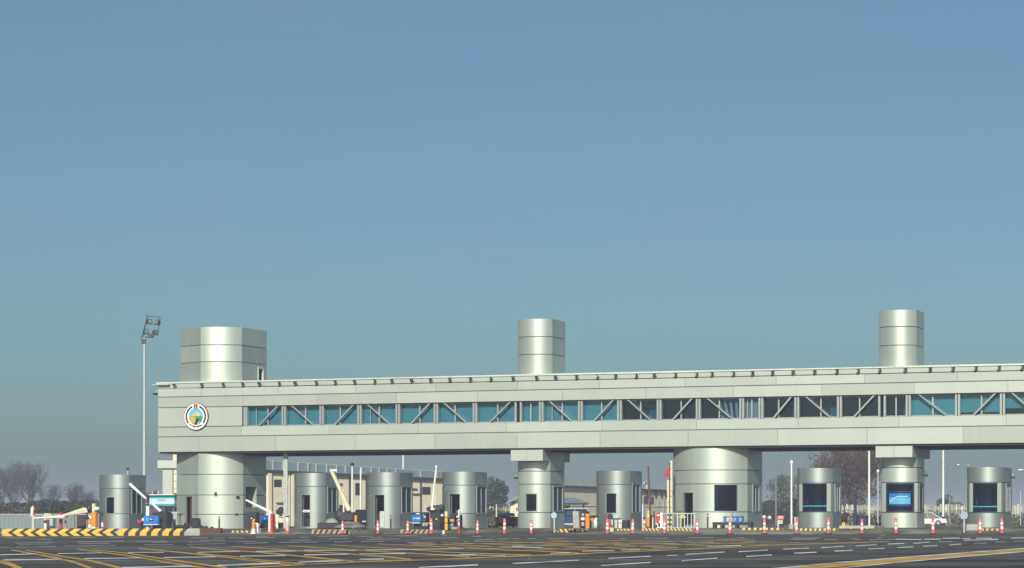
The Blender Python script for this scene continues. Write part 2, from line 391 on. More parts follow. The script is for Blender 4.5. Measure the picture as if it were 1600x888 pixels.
WL += [pl(D+.4, 655, 888.2, 747, 884), pl(D, 801, 881.7, 905, 876.5), pl(D, 939, 885, 1017, 880), pl(D, 1065, 877.4, 1121, 873.3), pl(D, 1166, 870.5, 1206, 868.3), pl(D, 1241, 865.5, 1276, 863.9), pl(D, 1304, 862, 1332, 860.8), pl(D, 1357, 858.6, 1382, 857.8),
       pl(1.2, 1402, 856.5, 1427, 855.3), pl(1.2, 1442, 854.5, 1465, 853.4), pl(1.1, 1483, 852.4, 1502, 851), pl(1, 1522, 850.5, 1542, 849.5), pl(1, 1554, 847.6, 1572, 847.3), pl(.9, 1584, 846.4, 1600, 845.6),
       pl(D, 951, 873.6, 1017, 870.4), pl(1.1, 1042, 869, 1060, 868.6), pl(D, 1071, 867.4, 1132, 863.6), pl(D, 1154, 863, 1200, 860.4), pl(D, 1224, 859, 1264, 857.4), pl(D, 1283, 856.7, 1319, 854.5), pl(1.2, 1337, 854, 1370, 851.7), pl(1.2, 1387, 851, 1413, 850), pl(1.1, 1427, 849.9, 1453, 847.7), pl(1, 1466, 847, 1488, 846.7)]
NFRESH = len(WL)
WPAINT = paint('white_road_paint', (.80, .81, .82), .5)
fresh = [l for l in WL if l[0][2] >= 1.05 or l[0][1] > 858]; old = [l for l in WL if l not in fresh]
strips('white_road_marking', WPAINT, fresh, .012)
OLDPAINT = paint('old_grey_road_paint', (.40, .42, .42), .45)
strips('old_road_marking', OLDPAINT, old, .012)
up = [(1190, 891.5), (1230, 888), (1300, 881.2), (1400, 873), (1500, 865.3), (1600, 857.8), (1680, 852)]
lo = [(1280, 892.5), (1320, 888.4), (1400, 880.2), (1500, 871.2), (1600, 863), (1680, 856)]
strips('median_strip_marking', YPAINT, [[(u, v, th) for u, v, th in ((1235, 890.4, 6), (1300, 884.4, 6), (1400, 876.7, 6.2), (1500, 868.3, 4.8), (1600, 860.5, 4.2), (1680, 854.2, 3.4))]], .008)
strips('median_edge_marking', WPAINT, [[(u, v, 1.4) for u, v in up], [(u, v, 1.3) for u, v in lo]], .012)

# ------------------------------------------------------------------ curved metal shells
def dfront(w, b, half=52, n=28):
    h = R(half)
    return [(w/2*math.sin(th)/math.sin(h), -b*(math.cos(th)-math.cos(h))/(1-math.cos(h))) for th in [(-h+2*h*k/n) for k in range(n+1)]]
class Plan:
    """closed plan: front polyline left to right, then right side, back, left side"""
    def __init__(self, front, d):
        self.front = front; self.x0 = front[0][0]; self.x1 = front[-1][0]; self.ys = front[-1][1]; self.yl = front[0][1]; self.d = d
    def pts(self, fb=(), rb=()):
        out = []; cls = []
        fr = list(self.front)
        for x in fb:
            for i in range(len(fr)-1):
                if fr[i][0]+1e-4 < x < fr[i+1][0]-1e-4:
                    k = (x-fr[i][0])/(fr[i+1][0]-fr[i][0]); fr.insert(i+1, (x, fr[i][1]+k*(fr[i+1][1]-fr[i][1]))); break
        for i in range(len(fr)-1): out.append(fr[i]); cls.append('F')
        ys = sorted(set([self.ys]+[y for y in rb if self.ys+1e-4 < y < self.d-1e-4]))
        for y in ys: out.append((self.x1, y)); cls.append('R')
        out.append((self.x1, self.d)); cls.append('B')
        out.append((self.x0, self.d)); cls.append('L')
        return out, cls
def offs(pts, o):
    n = len(pts); res = []
    for i in range(n):
        p, a, b = Vector(pts[i]), Vector(pts[i-1]), Vector(pts[(i+1) % n])
        d1 = (p-a).normalized(); d2 = (b-p).normalized()
        n1 = Vector((-d1.y, d1.x)); n2 = Vector((-d2.y, d2.x)); m = n1+n2
        m = m/max(.35, m.dot(n1)) if m.length > 1e-6 else n1
        res.append(tuple(p+m*o))
    return res
def shell(mb, plan, bands, holes, o0, o1, mi=0, only=None, simi=None):
    fb = sorted(set(x for h in holes if h[0] == 'F' for x in h[1:3])); rb = sorted(set(x for h in holes if h[0] == 'R' for x in h[1:3]))
    if only and only[0] == 'F': fb = sorted(set(fb+list(only[1:3])))
    if only and only[0] == 'R': rb = sorted(set(rb+list(only[1:3])))
    pts, cls = plan.pts(fb, rb); n = len(pts)
    P0 = offs(pts, o0); P1 = offs(pts, o1)
    zs = sorted(set([z for b in bands for z in b]+[z for h in holes for z in h[3:5]]))
    lo_, hi_ = min(b[0] for b in bands), max(b[1] for b in bands)
    zs = [z for z in zs if lo_-1e-6 <= z <= hi_+1e-6]
    def ok(i, k):
        if k < 0 or k >= len(zs)-1: return False
        i %= n
        z = (zs[k]+zs[k+1])/2; a, b = pts[i], pts[(i+1) % n]; c = cls[i]
        q = (a[0]+b[0])/2 if c in 'FB' else (a[1]+b[1])/2
        if only:
            if c != only[0] or not only[1]-1e-5 < q < only[2]+1e-5: return False
        if not any(b0 < z < b1 for b0, b1 in bands): return False
        for h in holes:
            if h[0] == c and h[1] < q < h[2] and h[3] < z < h[4]: return False
        return True
    idx = {}
    def vert(side, i, k):
        key = (side, i % n, k)
        if key not in idx:
            p = (P0 if side == 0 else P1)[i % n]
            idx[key] = len(mb.v); mb.v.append((p[0], p[1], zs[k]))
        return idx[key]
    def add(q, m): mb.f.append(q); mb.m.append(m)
    for i in range(n):
        for k in range(len(zs)-1):
            if not ok(i, k): continue
            m = simi if (simi is not None and cls[i] in 'RLB') else mi
            o = [vert(0, i, k), vert(0, i+1, k), vert(0, i+1, k+1), vert(0, i, k+1)]
            q = [vert(1, i, k), vert(1, i+1, k), vert(1, i+1, k+1), vert(1, i, k+1)]
            add(tuple(o), m); add(tuple(reversed(q)), m)
            if not ok(i-1, k): add((o[3], q[3], q[0], o[0]), m)
            if not ok(i+1, k): add((o[1], q[1], q[2], o[2]), m)
            if not ok(i, k-1): add((o[0], q[0], q[1], o[1]), m)
            if not ok(i, k+1): add((o[2], q[2], q[3], o[3]), m)
def bands_of(z0, z1, joints, gap=.055):
    zs = [z0]+sorted(joints)+[z1]; out = []
    for i in range(len(zs)-1):
        out.append((zs[i]+(gap/2 if i else 0), zs[i+1]-(gap/2 if i < len(zs)-2 else 0)))
    return out
def piece(plan, face, a, b, z0, z1, o0, o1):
    mb = MB(); shell(mb, plan, [(z0, z1)], [], o0, o1, only=(face, a, b)); return mb
def frame_mb(plan, face, a, b, z0, z1, fw=.07, o0=-.03, o1=.10, mull=0, cross=()):
    mb = MB()
    for (x0, x1, y0, y1) in ((a, a+fw, z0, z1), (b-fw, b, z0, z1), (a+fw, b-fw, z0, z0+fw), (a+fw, b-fw, z1-fw, z1)):
        shell(mb, plan, [(y0, y1)], [], o0, o1, only=(face, x0, x1))
    for k in range(mull):
        c = a+(b-a)*(k+1)/(mull+1); shell(mb, plan, [(z0+fw, z1-fw)], [], o0+.02, o1-.02, only=(face, c-.035, c+.035))
    for z in cross: shell(mb, plan, [(z-.035, z+.035)], [], o0+.02, o1-.02, only=(face, a+fw, b-fw))
    return mb
def cap(plan, z0, z1, inset):
    pts, _ = plan.pts(); mb = MB(); mb.prism_z(offs(pts, inset), z0, z1); return mb

# ------------------------------------------------------------------ the bridge building
BR = tag(empty('bridge_building', (*W(0, 0), 0)), 'long pale metal clad bridge building spanning the booths on curved towers', 'building')
SL, SR, DEP = S(247, 0), 60.0, 7.0
wL = S(378, 0)
rows = [(8.73, 9.28), (8.05, 8.73), (6.17, 6.80), (5.18, 6.17)]
rnd = random.Random(3)
mb = MB()
def panel_row(mb, s0, s1, z0, z1, cuts):
    g = .024; cs = [s0]+[c for c in cuts if s0+.3 < c < s1-.3]+[s1]
    for a, b in zip(cs, cs[1:]):
        mb.box(a+(.006 if a > s0 else 0), b-(.006 if b < s1 else 0), 0, .06, z0+g, z1-g)
def cuts(step, off): return [SL+off+step*k+rnd.uniform(-.1, .1) for k in range(36)]
panel_row(mb, SL, SR, *rows[0], cuts(5.4, 3.2)); panel_row(mb, SL, SR, *rows[1], cuts(5.4, 6.05))
panel_row(mb, SL, wL, 6.80, 8.05, []); panel_row(mb, SL, SR, *rows[2], cuts(6.05, 6.05)); panel_row(mb, SL, SR, *rows[3], cuts(5.45, 3.0))
mb.box(SL-.002, SL+.06, .064, DEP, 5.20, 9.26)
mb.box(SL, SR, DEP-.06, DEP, 5.20, 9.26); mb.box(SR-.06, SR+.002, .064, DEP-.064, 5.20, 9.26); mb.box(SR-2.6, SR-.064, .03, .062, 6.80, 8.05)
mb.build('wall', PANEL, BR, bevel=.008)
mb = MB()
mb.box(SL+.07, SR, .064, .12, 8.06, 9.27, 0); mb.box(SL+.07, wL, .064, .12, 6.7, 8.06, 0); mb.box(SL+.07, SR, .064, .12, 5.2, 6.79, 0)
mb.build('wall_backing', JOINT, BR)
MB().box(SL+.05, SR, .124, DEP-.07, 5.10, 5.24).box(SL+2, SR, 1.5, DEP-1.5, 4.99, 5.096).build('soffit', SOFF, BR)
mb = MB(); mb.box(wL-.5, SR, .6, DEP-.1, 6.30, 6.38); mb.box(wL-.5, SR, .5, DEP-.1, 8.12, 8.2); mb.box(SL+.1, SL+.16, .3, DEP-.1, 5.3, 9.2)
mb.build('interior_floor', mk('bridge_interior', (.20, .22, .36), .7), BR)
mb = MB(); mb.box(SL+.01, SR, .012, .11, 9.31, 9.585); mb.build('fascia', PANEL, BR)
mb = MB()
x = SL-.12
while x < SR:
    x2 = min(SR, x+rnd.choice([5.9, 6.1, 6.4])); mb.box(x, x2-.012, -.05, DEP+.2, 9.59+rnd.uniform(-.006, .01), 9.69+rnd.uniform(-.012, .012)); x = x2
mb.box(SL-.35, SL+.9, -.26, .3, 9.50, 9.555)
mb.build('roof', TRIM, BR, bevel=.01)

# windows of the bridge : (left column, right column, brace, blind)
bays = [(385, 445, '/', 1), (445, 504, '\\', 1), (504, 563, '/', 1), (563, 623, '\\', 1), (623, 682.5, '/', 1), (682.5, 743.5, '\\', 1), (743.5, 809, '/', 1), (813, 847, '', 1),
        (847, 908, '\\', 1), (908, 969, '/', 1), (969, 1031, '\\', .25), (1031, 1092, '/', 0), (1092, 1160, '\\', -1), (1160, 1190, '', -2), (1190, 1246, '/', .1), (1246, 1312.5, '\\', .2),
        (1312.5, 1377, '/', 0), (1381, 1420, '', .15), (1420, 1497, '\\', 1), (1497, 1567, '/', .8), (1567, 1636, '\\', .6)]
bays = [(S(a, .3), S(b, .3), c, d) for a, b, c, d in bays]
while bays[-1][1] < SR-5.3: bays.append((bays[-1][1], bays[-1][1]+2.68, '/' if bays[-1][2] == '\\' else '\\', 1))     # the band goes on past the edge of the picture
WZ0, WZ1 = 6.79, 8.06
for bi, (u0, u1, br, bl) in enumerate(bays):
    a, b = u0, u1; w_ = b-a; mid = (a+b)/2
    m = MB(); pw = .13
    m.box(a+.02, a+.02+pw, .13, .42, WZ0, WZ1); m.box(b-.02-pw, b-.02, .13, .42, WZ0, WZ1)
    m.box(a+.02+pw, b-.02-pw, .36, .46, WZ0, WZ0+.07); m.box(a+.02+pw, b-.02-pw, .36, .46, WZ1-.07, WZ1)
    if bi == 0: m.box(wL+.02, wL+.32, .14, .5, WZ0, WZ1)
    wf = m.build('window', FRAMEM, BR, bevel=.01)
    m = MB(); cx = mid+rnd.uniform(-.1, .15)*w_*.4
    m.box(cx-.04, cx+.04, .34, .44, WZ0+.07, WZ1-.07)
    m.build('mullion', FRAMEM, wf)
    if bi in (0, 3, 8, 13): MB().box(a+w_*.25-.02, a+w_*.25+.02, .36, .44, WZ0+.07, WZ1-.07).build('mullion', FRAMEM, wf)
    if br:
        x0, x1 = (a+w_*.42, a+w_*.80) if br == '/' else (a+w_*.82, a+w_*.22)
        if br == '/': x0, x1 = a+w_*.34, a+w_*.86
        else: x0, x1 = a+w_*.80, a+w_*.20
        d = Vector((x1-x0, 0, WZ1-WZ0)); nrm = Vector((-d.z, 0, d.x)).normalized()*.095
        p = [(x0-nrm.x, WZ0-.02-nrm.z*0), (x0+nrm.x, WZ0-.02), (x1+nrm.x, WZ1+.02), (x1-nrm.x, WZ1+.02)]
        MB().prism_y(p, .10, .30).build('brace', FRAMEM, wf, bevel=.01)
    MB().box(a+.02+pw, b-.02-pw, .465, .475, WZ0+.07, WZ1-.07).build('pane', TGLASS if bl >= .6 else GLASS, wf)
    if bl > 0:
        m = MB()
        if bl == 1:
            k = rnd.choice([1, 2, 2, 3]); e = [a+.1+(w_-.2)*j/k for j in range(k+1)]
            for q0, q1 in zip(e, e[1:]): m.box(q0, q1-.012, .56+rnd.uniform(0, .03), .60, WZ0-.02, WZ1)
        elif bl >= .6: m.box(a+.1, b-.1, .56, .6, WZ0+(1-bl)*1.0, WZ1)
        else: m.box(b-.15-w_*bl, b-.15, .58, .62, WZ0, WZ0+.62)
        m.build('blind', TEALB, wf)
    elif bl < 0:
        m = MB(); n_ = 9 if bl == -2 else 5; q0 = a+.15 if bl == -2 else a+w_*.55
        for k in range(n_):
            xx = q0+(b-.12-q0)*k/(n_-1); lean = 0 if bl == -2 else -.35*(1-k/(n_-1))
            m.prism_y([(xx-.10, WZ0), (xx+.10, WZ0), (xx+.07+lean, WZ1-.05), (xx-.07+lean, WZ1-.05)], .56+.03*(k % 2), .60+.03*(k % 2))
        m.build('curtain', CURT, wf)
    if bi in (10, 11):
        MB().box(a+.5, b-.3, 1.6, 1.7, 7.62, 7.70).build('light_strip', mk('pale_blue_strip', (.35, .62, .85), .5), wf)

# towers / columns of the bridge
def tower(uL, uC, uR, chord, apex, zt, joints, dark_side=True, name='column', z0=.2, facet=False, holes=(), n=30, par=None):
    """uL..uC front, uC..uR right side ; returns object and its plan (plan origin local to BR)"""
    sr = S(uC, chord); dep_s = None
    b = chord-apex
    # width from the left silhouette
    w_ = None
    best = 1e9
    for k in range(200, 900):
        w = k/100
        fr = dfront(w, .244*w, 52, 40)
        umin = min(800+FPX*W(sr-w/2+x, chord+y)[0]/W(sr-w/2+x, chord+y)[1] for x, y in fr)
        if abs(umin-uL) < best: best = abs(umin-uL); w_ = w
    d = None; best = 1e9
    for k in range(20, 700):
        X_, Yq = W(sr, chord+k/100); u = 800+FPX*X_/Yq
        if abs(u-uR) < best: best = abs(u-uR); d = k/100
    b = .244*w_; fr = dfront(w_, b, 52, n)
    if facet:
        xs = -w_*.07
        fr = [fr[0]]+[p for p in fr if p[0] > xs]
    cx = sr-w_/2
    fr = [(cx+x, chord+y) for x, y in fr]
    plan = Plan(fr, chord+d)
    return plan, cx, w_
def tower_mesh(name, plan, z0, z1, joints, holes, par, ridge=None, capz=None):
    m = MB(); shell(m, plan, bands_of(z0, z1, joints), holes, 0, .05, 0, simi=1)
    o = m.build(name, [ALU, ALU], par, smooth=24)
    m = MB(); shell(m, plan, [(z0, z1-.02)], holes, .055, .09); m.build('joint_backing', JOINT, o, smooth=24)
    cap(plan, (capz or z1)-.12, (capz or z1)-.03, .092).build('lid', ALU, o)
    return o
def win(plan, par, face, a, b, z0, z1, mull=0, cross=(), fw=.07, gm=None, fm=None):
    frame_mb(plan, face, a, b, z0, z1, fw, mull=mull, cross=cross).build('window_frame', fm or FRAMEM, par)
    piece(plan, face, a+fw, b-fw, z0+fw, z1-fw, .03, .04).build('pane', gm or DGLASS, par, smooth=30)

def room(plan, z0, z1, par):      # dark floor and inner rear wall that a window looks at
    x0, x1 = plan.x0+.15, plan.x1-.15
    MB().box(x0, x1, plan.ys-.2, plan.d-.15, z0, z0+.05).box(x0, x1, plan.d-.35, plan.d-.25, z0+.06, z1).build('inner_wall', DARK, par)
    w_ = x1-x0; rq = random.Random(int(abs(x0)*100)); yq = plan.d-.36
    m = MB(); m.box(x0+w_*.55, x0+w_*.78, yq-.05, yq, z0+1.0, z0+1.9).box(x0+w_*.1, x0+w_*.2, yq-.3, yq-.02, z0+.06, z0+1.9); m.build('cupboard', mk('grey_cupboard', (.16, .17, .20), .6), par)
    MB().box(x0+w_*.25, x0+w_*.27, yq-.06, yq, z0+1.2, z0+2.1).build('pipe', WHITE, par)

TZ = 13.15; UJ = [10.97, 12.05]
def xF(plan, u, guess_t):
    """s on the front of the plan seen at column u"""
    best = None
    for i in range(len(plan.front)-1):
        for k in range(20):
            f = k/20; p = plan.front[i]; q = plan.front[i+1]
            s, t = p[0]+f*(q[0]-p[0]), p[1]+f*(q[1]-p[1]); X_, Y_ = W(s, t); e = abs(800+FPX*X_/Y_-u)
            if best is None or e < best[0]: best = (e, s, Y_)
    return best[1], best[2]
def yR(plan, u):
    best = None
    for k in range(400):
        t = plan.ys+(plan.d-plan.ys)*k/400; X_, Y_ = W(plan.x1, t); e = abs(800+FPX*X_/Y_-u)
        if best is None or e < best[0]: best = (e, t, Y_)
    return best[1], best[2]
def hole(plan, face, u0, u1, v0, v1):
    f = xF if face == 'F' else lambda p, u, g: yR(p, u)
    a, Ya = f(plan, u0, 0); b, Yb = f(plan, u1, 0); Ym = (Ya+Yb)/2
    return (face, a, b, EYE+(HOR-v1)*Ym/FPX, EYE+(HOR-v0)*Ym/FPX)

# left tower
pl1, _, _ = tower(276, 380, 416, 1.35, .12, 5.1, None, facet=True)
hd = hole(pl1, 'F', 290, 302, 775, 822); hn = hole(pl1, 'R', 384, 401, 761, 793)
t1 = tower_mesh('column', pl1, G(-23, 2), 5.09, [1.19, 2.43, 3.75], [hd, hn], BR)
frame_mb(pl1, 'F', hd[1], hd[2], hd[3], hd[4], .05).build('door_frame', FRAMEM, t1)
piece(pl1, 'F', hd[1]+.3, hd[2]-.05, hd[3], hd[4]-.05, .16, .20).build('door', RUST, t1)
MB().box(pl1.x1-1.1, pl1.x1-.06, hn[2]-.02, hn[2]+.06, hn[3], hn[4]).box(pl1.x1-1.1, pl1.x1-.06, hn[1], hn[2], hn[3]-.06, hn[3]-.005).box(pl1.x1-1.16, pl1.x1-1.1, hn[1], hn[2], hn[3], hn[4]).build('niche', PANEL, t1)
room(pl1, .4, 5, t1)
for u_, v_, h_ in ((337, 772, .22), (371, 777, .16), (369, 803.5, .08)):
    q_, Yq_ = xF(pl1, u_, 0); z_ = EYE+(HOR-v_)*Yq_/FPX
    piece(pl1, 'F', q_-.07, q_+.07, z_-h_/2, z_+h_/2, -.1, 0).build('wall_lamp', DARKGREY, t1)
pu, _, _ = tower(282, 378, 417, 1.45, .25, 0, None, facet=True)
hs = hole(pu, 'R', 403, 412, 574, 597)
r1 = tower_mesh('roof_tower', pu, 9.7, 13.2, UJ, [hs], BR)
frame_mb(pu, 'R', hs[1], hs[2], hs[3], hs[4], .1).build('hatch_frame', TRIM, r1)
# second column with bracket
pl2, _, _ = tower(809, 860, 882, 1.3, .7, 0, None)
hw = hole(pl2, 'F', 821, 840, 770.5, 800.5); hr = hole(pl2, 'R', 864, 879.5, 759, 800.5)
c2 = tower_mesh('column', pl2, G(0, 2), 5.09, [1.29, 3.02, 3.81], [hw, hr], BR)
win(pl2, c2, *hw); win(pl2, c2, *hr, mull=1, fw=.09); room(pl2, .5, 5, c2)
def bracket(u0, u1, v, par):
    a, b = S(u0, 0), S(u1, 0); z = Zv(v, (u0+u1)/2, 0)
    m = MB(); m.box(a, (a+b)/2-.004, .005, 4.8, z, 5.09); m.box((a+b)/2+.004, b, .005, 4.8, z, 5.09)
    m.build('bracket', [PANEL], par, bevel=.008)
bracket(798, 848, 720.3, c2)
pu2, _, _ = tower(809, 863, 883.5, 1.6, .9, 0, None)
tower_mesh('roof_tower', pu2, 9.7, 13.14, UJ, [], BR)
# centre tower
pl3, _, _ = tower(1052, 1168, 1191, 1.2, .15, 0, None)
hd = hole(pl3, 'F', 1067, 1084, 769, 821.5); hw = hole(pl3, 'F', 1115, 1153, 756.6, 800); hr = hole(pl3, 'R', 1176, 1186.5, 757, 801)
c3 = tower_mesh('column', pl3, G(13, 2), 5.09, [1.31, 2.97, 3.79], [hd, hw, hr], BR)
win(pl3, c3, *hw, fw=.05); win(pl3, c3, *hr, fw=.1, mull=1)
frame_mb(pl3, 'F', hd[1], hd[2], hd[3], hd[4], .05).build('door_frame', FRAMEM, c3)
piece(pl3, 'F', hd[1]+.10, hd[1]+.15, hd[3]+.1, hd[4]-.3, .10, .2).build('door', NAVY, c3)
piece(pl3, 'F', hw[1]+.05, hw[1]+.25, hw[3]+.1, hw[4]-.1, .2, .22).build('blind', TEALB, c3)
room(pl3, .5, 5, c3)
# right column with bracket and poster window
pl4, _, _ = tower(1377, 1433, 1444.5, 1.3, .7, 0, None)
hw = hole(pl4, 'F', 1385, 1428, 755, 800); hr = hole(pl4, 'R', 1436.5, 1442.5, 756, 801)
c4 = tower_mesh('column', pl4, G(24, 2), 5.09, [hw[3]-.03, hw[4]+.03, 3.87], [hw, hr], BR)
win(pl4, c4, *hw, fw=.07, cross=(hw[3]+.36, hw[4]-.5), fm=NAVY)
for q0, q1 in ((hw[1]-.30, hw[1]-.02), (hw[2]+.02, hw[2]+.17)): piece(pl4, 'F', q0, q1, hw[3], hw[4], -.035, .0).build('window_jamb', PANEL, c4, smooth=30); win(pl4, c4, *hr, fw=.12)
ps, _y = xF(pl4, 1389, 0); pe, _y = xF(pl4, 1423, 0); pz0 = EYE+(HOR-788.5)*_y/FPX; pz1 = EYE+(HOR-771)*_y/FPX
po = piece(pl4, 'F', ps, pe, pz0, pz1, .012, .022).build('poster', SCREEN, c4, smooth=30)
m = MB(); shell(m, pl4, [(pz0+.03, pz0+(pz1-pz0)*.62)], [], .004, .009, only=('F', ps+.02, pe-.02))
m.build('poster_print', SKYBLUE, c4)
m = MB()
nn = 12
for k in range(nn):
    xa = ps+.06+(pe-ps-.2)*k/nn; xb = ps+.06+(pe-ps-.2)*(k+1)/nn
    za = pz0+.16+(pz1-pz0)*.45*min(1, math.sin(min(1, k/6)*math.pi/2)); shell(m, pl4, [(za, za+.035)], [], -.002, .003, only=('F', xa, xb))
m.build('poster_line', WHITE, c4)
room(pl4, .5, 5, c4)
bracket(1368, 1425.5, 714.8, c4)
pu4, _, _ = tower(1373, 1432, 1444, 1.6, .9, 0, None)
tower_mesh('roof_tower', pu4, 9.7, 13.02, UJ, [], BR)

c5 = copy_tree(c2, BR); c5.location = (50.0, 0, 0)
# spotlights along the fascia
WORDS = 'first second third fourth fifth sixth seventh eighth ninth tenth eleventh twelfth thirteenth fourteenth fifteenth sixteenth seventeenth eighteenth nineteenth twentieth'.split()
def nth(k):
    if k < 20: return WORDS[k]
    t_, o = divmod(k+1, 10); tens = {2: 'twenty', 3: 'thirty', 4: 'forty', 5: 'fifty'}[t_]
    return ({2: 'twentieth', 3: 'thirtieth', 4: 'fortieth', 5: 'fiftieth'}[t_]) if o == 0 else tens+' '+WORDS[o-1]
spx = [273, 315, 349, 379, 407, 435, 463, 494, 523, 555, 584, 613, 645, 674, 704, 735, 766, 803, 840, 870, 902, 932, 962, 993, 1024, 1055, 1087, 1112, 1145, 1176, 1208, 1241, 1274, 1308, 1340, 1374, 1415, 1455, 1490, 1525, 1561, 1597]
root0 = None
for k, u in enumerate(spx):
    s = S(u, -.15); x, y = W(s, -.1); loc = (x, y, 9.50)
    if root0 is None:
        root0 = empty('spotlight', loc)
        MB().box(-.025, .025, -.12, .13, -.12, -.08).tube((0, -.1, -.1), (0, -.14, .02), .02, n=6).build('bracket', GALV, root0)
        hd_ = MB(); hd_.lathe([(.05, .1), (.09, .06), (.11, -.12), (.10, -.14)], 0, 0, 10, axis='y')
        h = hd_.build('lamp_head', DARKGREY, root0, smooth=40); h.location = (.03, -.16, .0); h.rotation_euler = (R(20), 0, R(-50))
        h2 = MB().lathe([(.095, -.142), (.095, -.15)], 0, 0, 10, axis='y').build('lens', LENS, h)
        r_ = root0
    else: r_ = copy_tree(root0)
    r_.scale = (.85, .85, .85); r_.location = loc; r_.rotation_euler = (0, 0, -A+rnd.uniform(-.5, .5))
    tag(r_, 'dark spotlight on the pale roof edge, %s from the left end' % nth(k), 'spotlight', 'spotlights along the roof edge')

# ------------------------------------------------------------------ emblem on the bridge
ex, ez = S(307.5, 0), Zv(651.2, 307.5, 0)
EM = tag(empty('emblem_sign', (*W(ex, 0), ez)), 'round white emblem with painted landscape on the left end of the bridge facade', 'emblem')
def circ(r, n=40, a0=0, a1=360, k=1.0): return [(r*math.cos(R(a0+(a1-a0)*i/n)), k*r*math.sin(R(a0+(a1-a0)*i/n))) for i in range(n if a1-a0 == 360 else n+1)]
def arc(r0, r1, a0, a1, n=18): return circ(r1, n, a0, a1)+circ(r0, n, a0, a1)[::-1]
RE = .84
MB().prism_y(circ(RE), -.13, -.001).build('disc', [WHITE], EM, smooth=30)
MB().prism_y(arc(RE+.001, RE+.03, 0, 359.9, 40), -.12, -.002).build('rim', DARKGREY, EM)
em = lambda n_, c: mk('emblem_'+n_, c, .45, 0, .04)
def lay(name, poly, k, mat): MB().prism_y(poly, -.13-.004*(k+1), -.128).build(name, mat, EM)
lay('band', arc(.63, .74, 112, 218), 1, em('black', (.02, .015, .015))); lay('band', arc(.63, .74, -38, 68), 1, em('black', (.02, .015, .015)))
lay('sky', circ(.50, 36, k=1.08), 1, em('sky', (.08, .45, .85)))
lay('sun', [(-.36, .02), (-.15, .16), (0, .27), (.08, .32), (.15, .27), (.36, .02)], 2, em('sun', (.80, .42, .25)))
lay('mountain', [(-.42, .0), (-.14, .17), (.02, .25), (.10, .12), (.20, .02)], 3, em('ochre', (.70, .42, .08)))
lay('field', [(-.47, .03), (-.1, .03), (.49, .04), (.50, -.08), (.44, -.26), (.30, -.36), (-.1, -.1)], 4, em('green', (.01, .30, .08)))
lay('sand', [(-.49, .01), (-.16, .0), (.02, -.10), (-.0, -.3), (-.12, -.5), (-.28, -.45), (-.44, -.25)], 5, em('sand', (.50, .34, .12)))
lay('river', [(.02, -.10), (.18, -.15), (.36, -.30), (.25, -.45), (.05, -.52), (-.12, -.5), (-.0, -.3)], 6, em('dark_river', (.045, .015, .02)))
lay('light_edge', [(.24, -.28), (.30, -.30), (.17, -.48), (.11, -.49)], 7, WHITE)
lay('crest', [(-.12, .80), (.12, .80), (.13, .62), (.18, .50), (0, .42), (-.18, .50), (-.13, .62)], 7, em('crest', (.42, .26, .10)))
lay('crest_top', [(-.11, .79), (-.04, .79), (-.04, .58), (-.11, .60)], 8, em('black', (.02, .015, .015)))
lay('crest_top', [(.05, .79), (.12, .79), (.11, .60), (.04, .58)], 8, em('black', (.02, .015, .015)))
m = MB()
rr = random.Random(11)
for a0 in [232, 238, 248, 253, 258, 263, 274, 279, 284, 289, 294, 299, 304]:
    r0 = .62+rr.uniform(-.03, .03); ca, sa = math.cos(R(a0)), math.sin(R(a0))
    l_ = rr.uniform(.05, .09); w_ = rr.uniform(.02, .04)
    tx, tz = -sa, ca
    m.prism_y([(r0*ca-tx*w_, r0*sa-tz*w_), (r0*ca+tx*w_, r0*sa+tz*w_), ((r0+l_)*ca+tx*w_*1.6, (r0+l_)*sa+tz*w_*1.6), ((r0+l_)*ca-tx*w_*.4, (r0+l_)*sa-tz*w_*.4)], -.142, -.128)
for (a0, a1) in ((250, 266), (273, 292), (295, 307)): m.prism_y(arc(.66, .70, a0, a1, 6), -.1425, -.128)
m.build('lettering', em('black', (.02, .015, .015)), EM)

# small cameras on the building
def cctv(label, u, v, t, left=True):
    s = S(u, t); x, y = W(s, t)
    o = tag(empty('security_camera', (x, y, Zv(v, u, t))), label, 'camera', 'security cameras')
    k = -1 if left else 1
    MB().box(-.02, .02, -.02, .02, -.02, .16).box(-k*.0-.02, -k*.22+.02 if -k*.22+.02 > .0 else .02, -.02, .02, .12, .16).build('bracket', GALV, o)
    MB().box(-.10, .10, -.22, .12, -.14, -.02).build('housing', DARKGREY, o, bevel=.015)
cctv('small dark camera at the left end wall of the bridge', 243, 614, .3)
cctv('small dark camera on the left of the bracketed column beside the beige shed', 807, 745, 2.0)
cctv('dark camera on the right side of the poster column', 1446.5, 741, 3.0, False)
cctv('dark camera cluster on the right side of the rightmost booth', 1582.5, 744, 2.5, False)

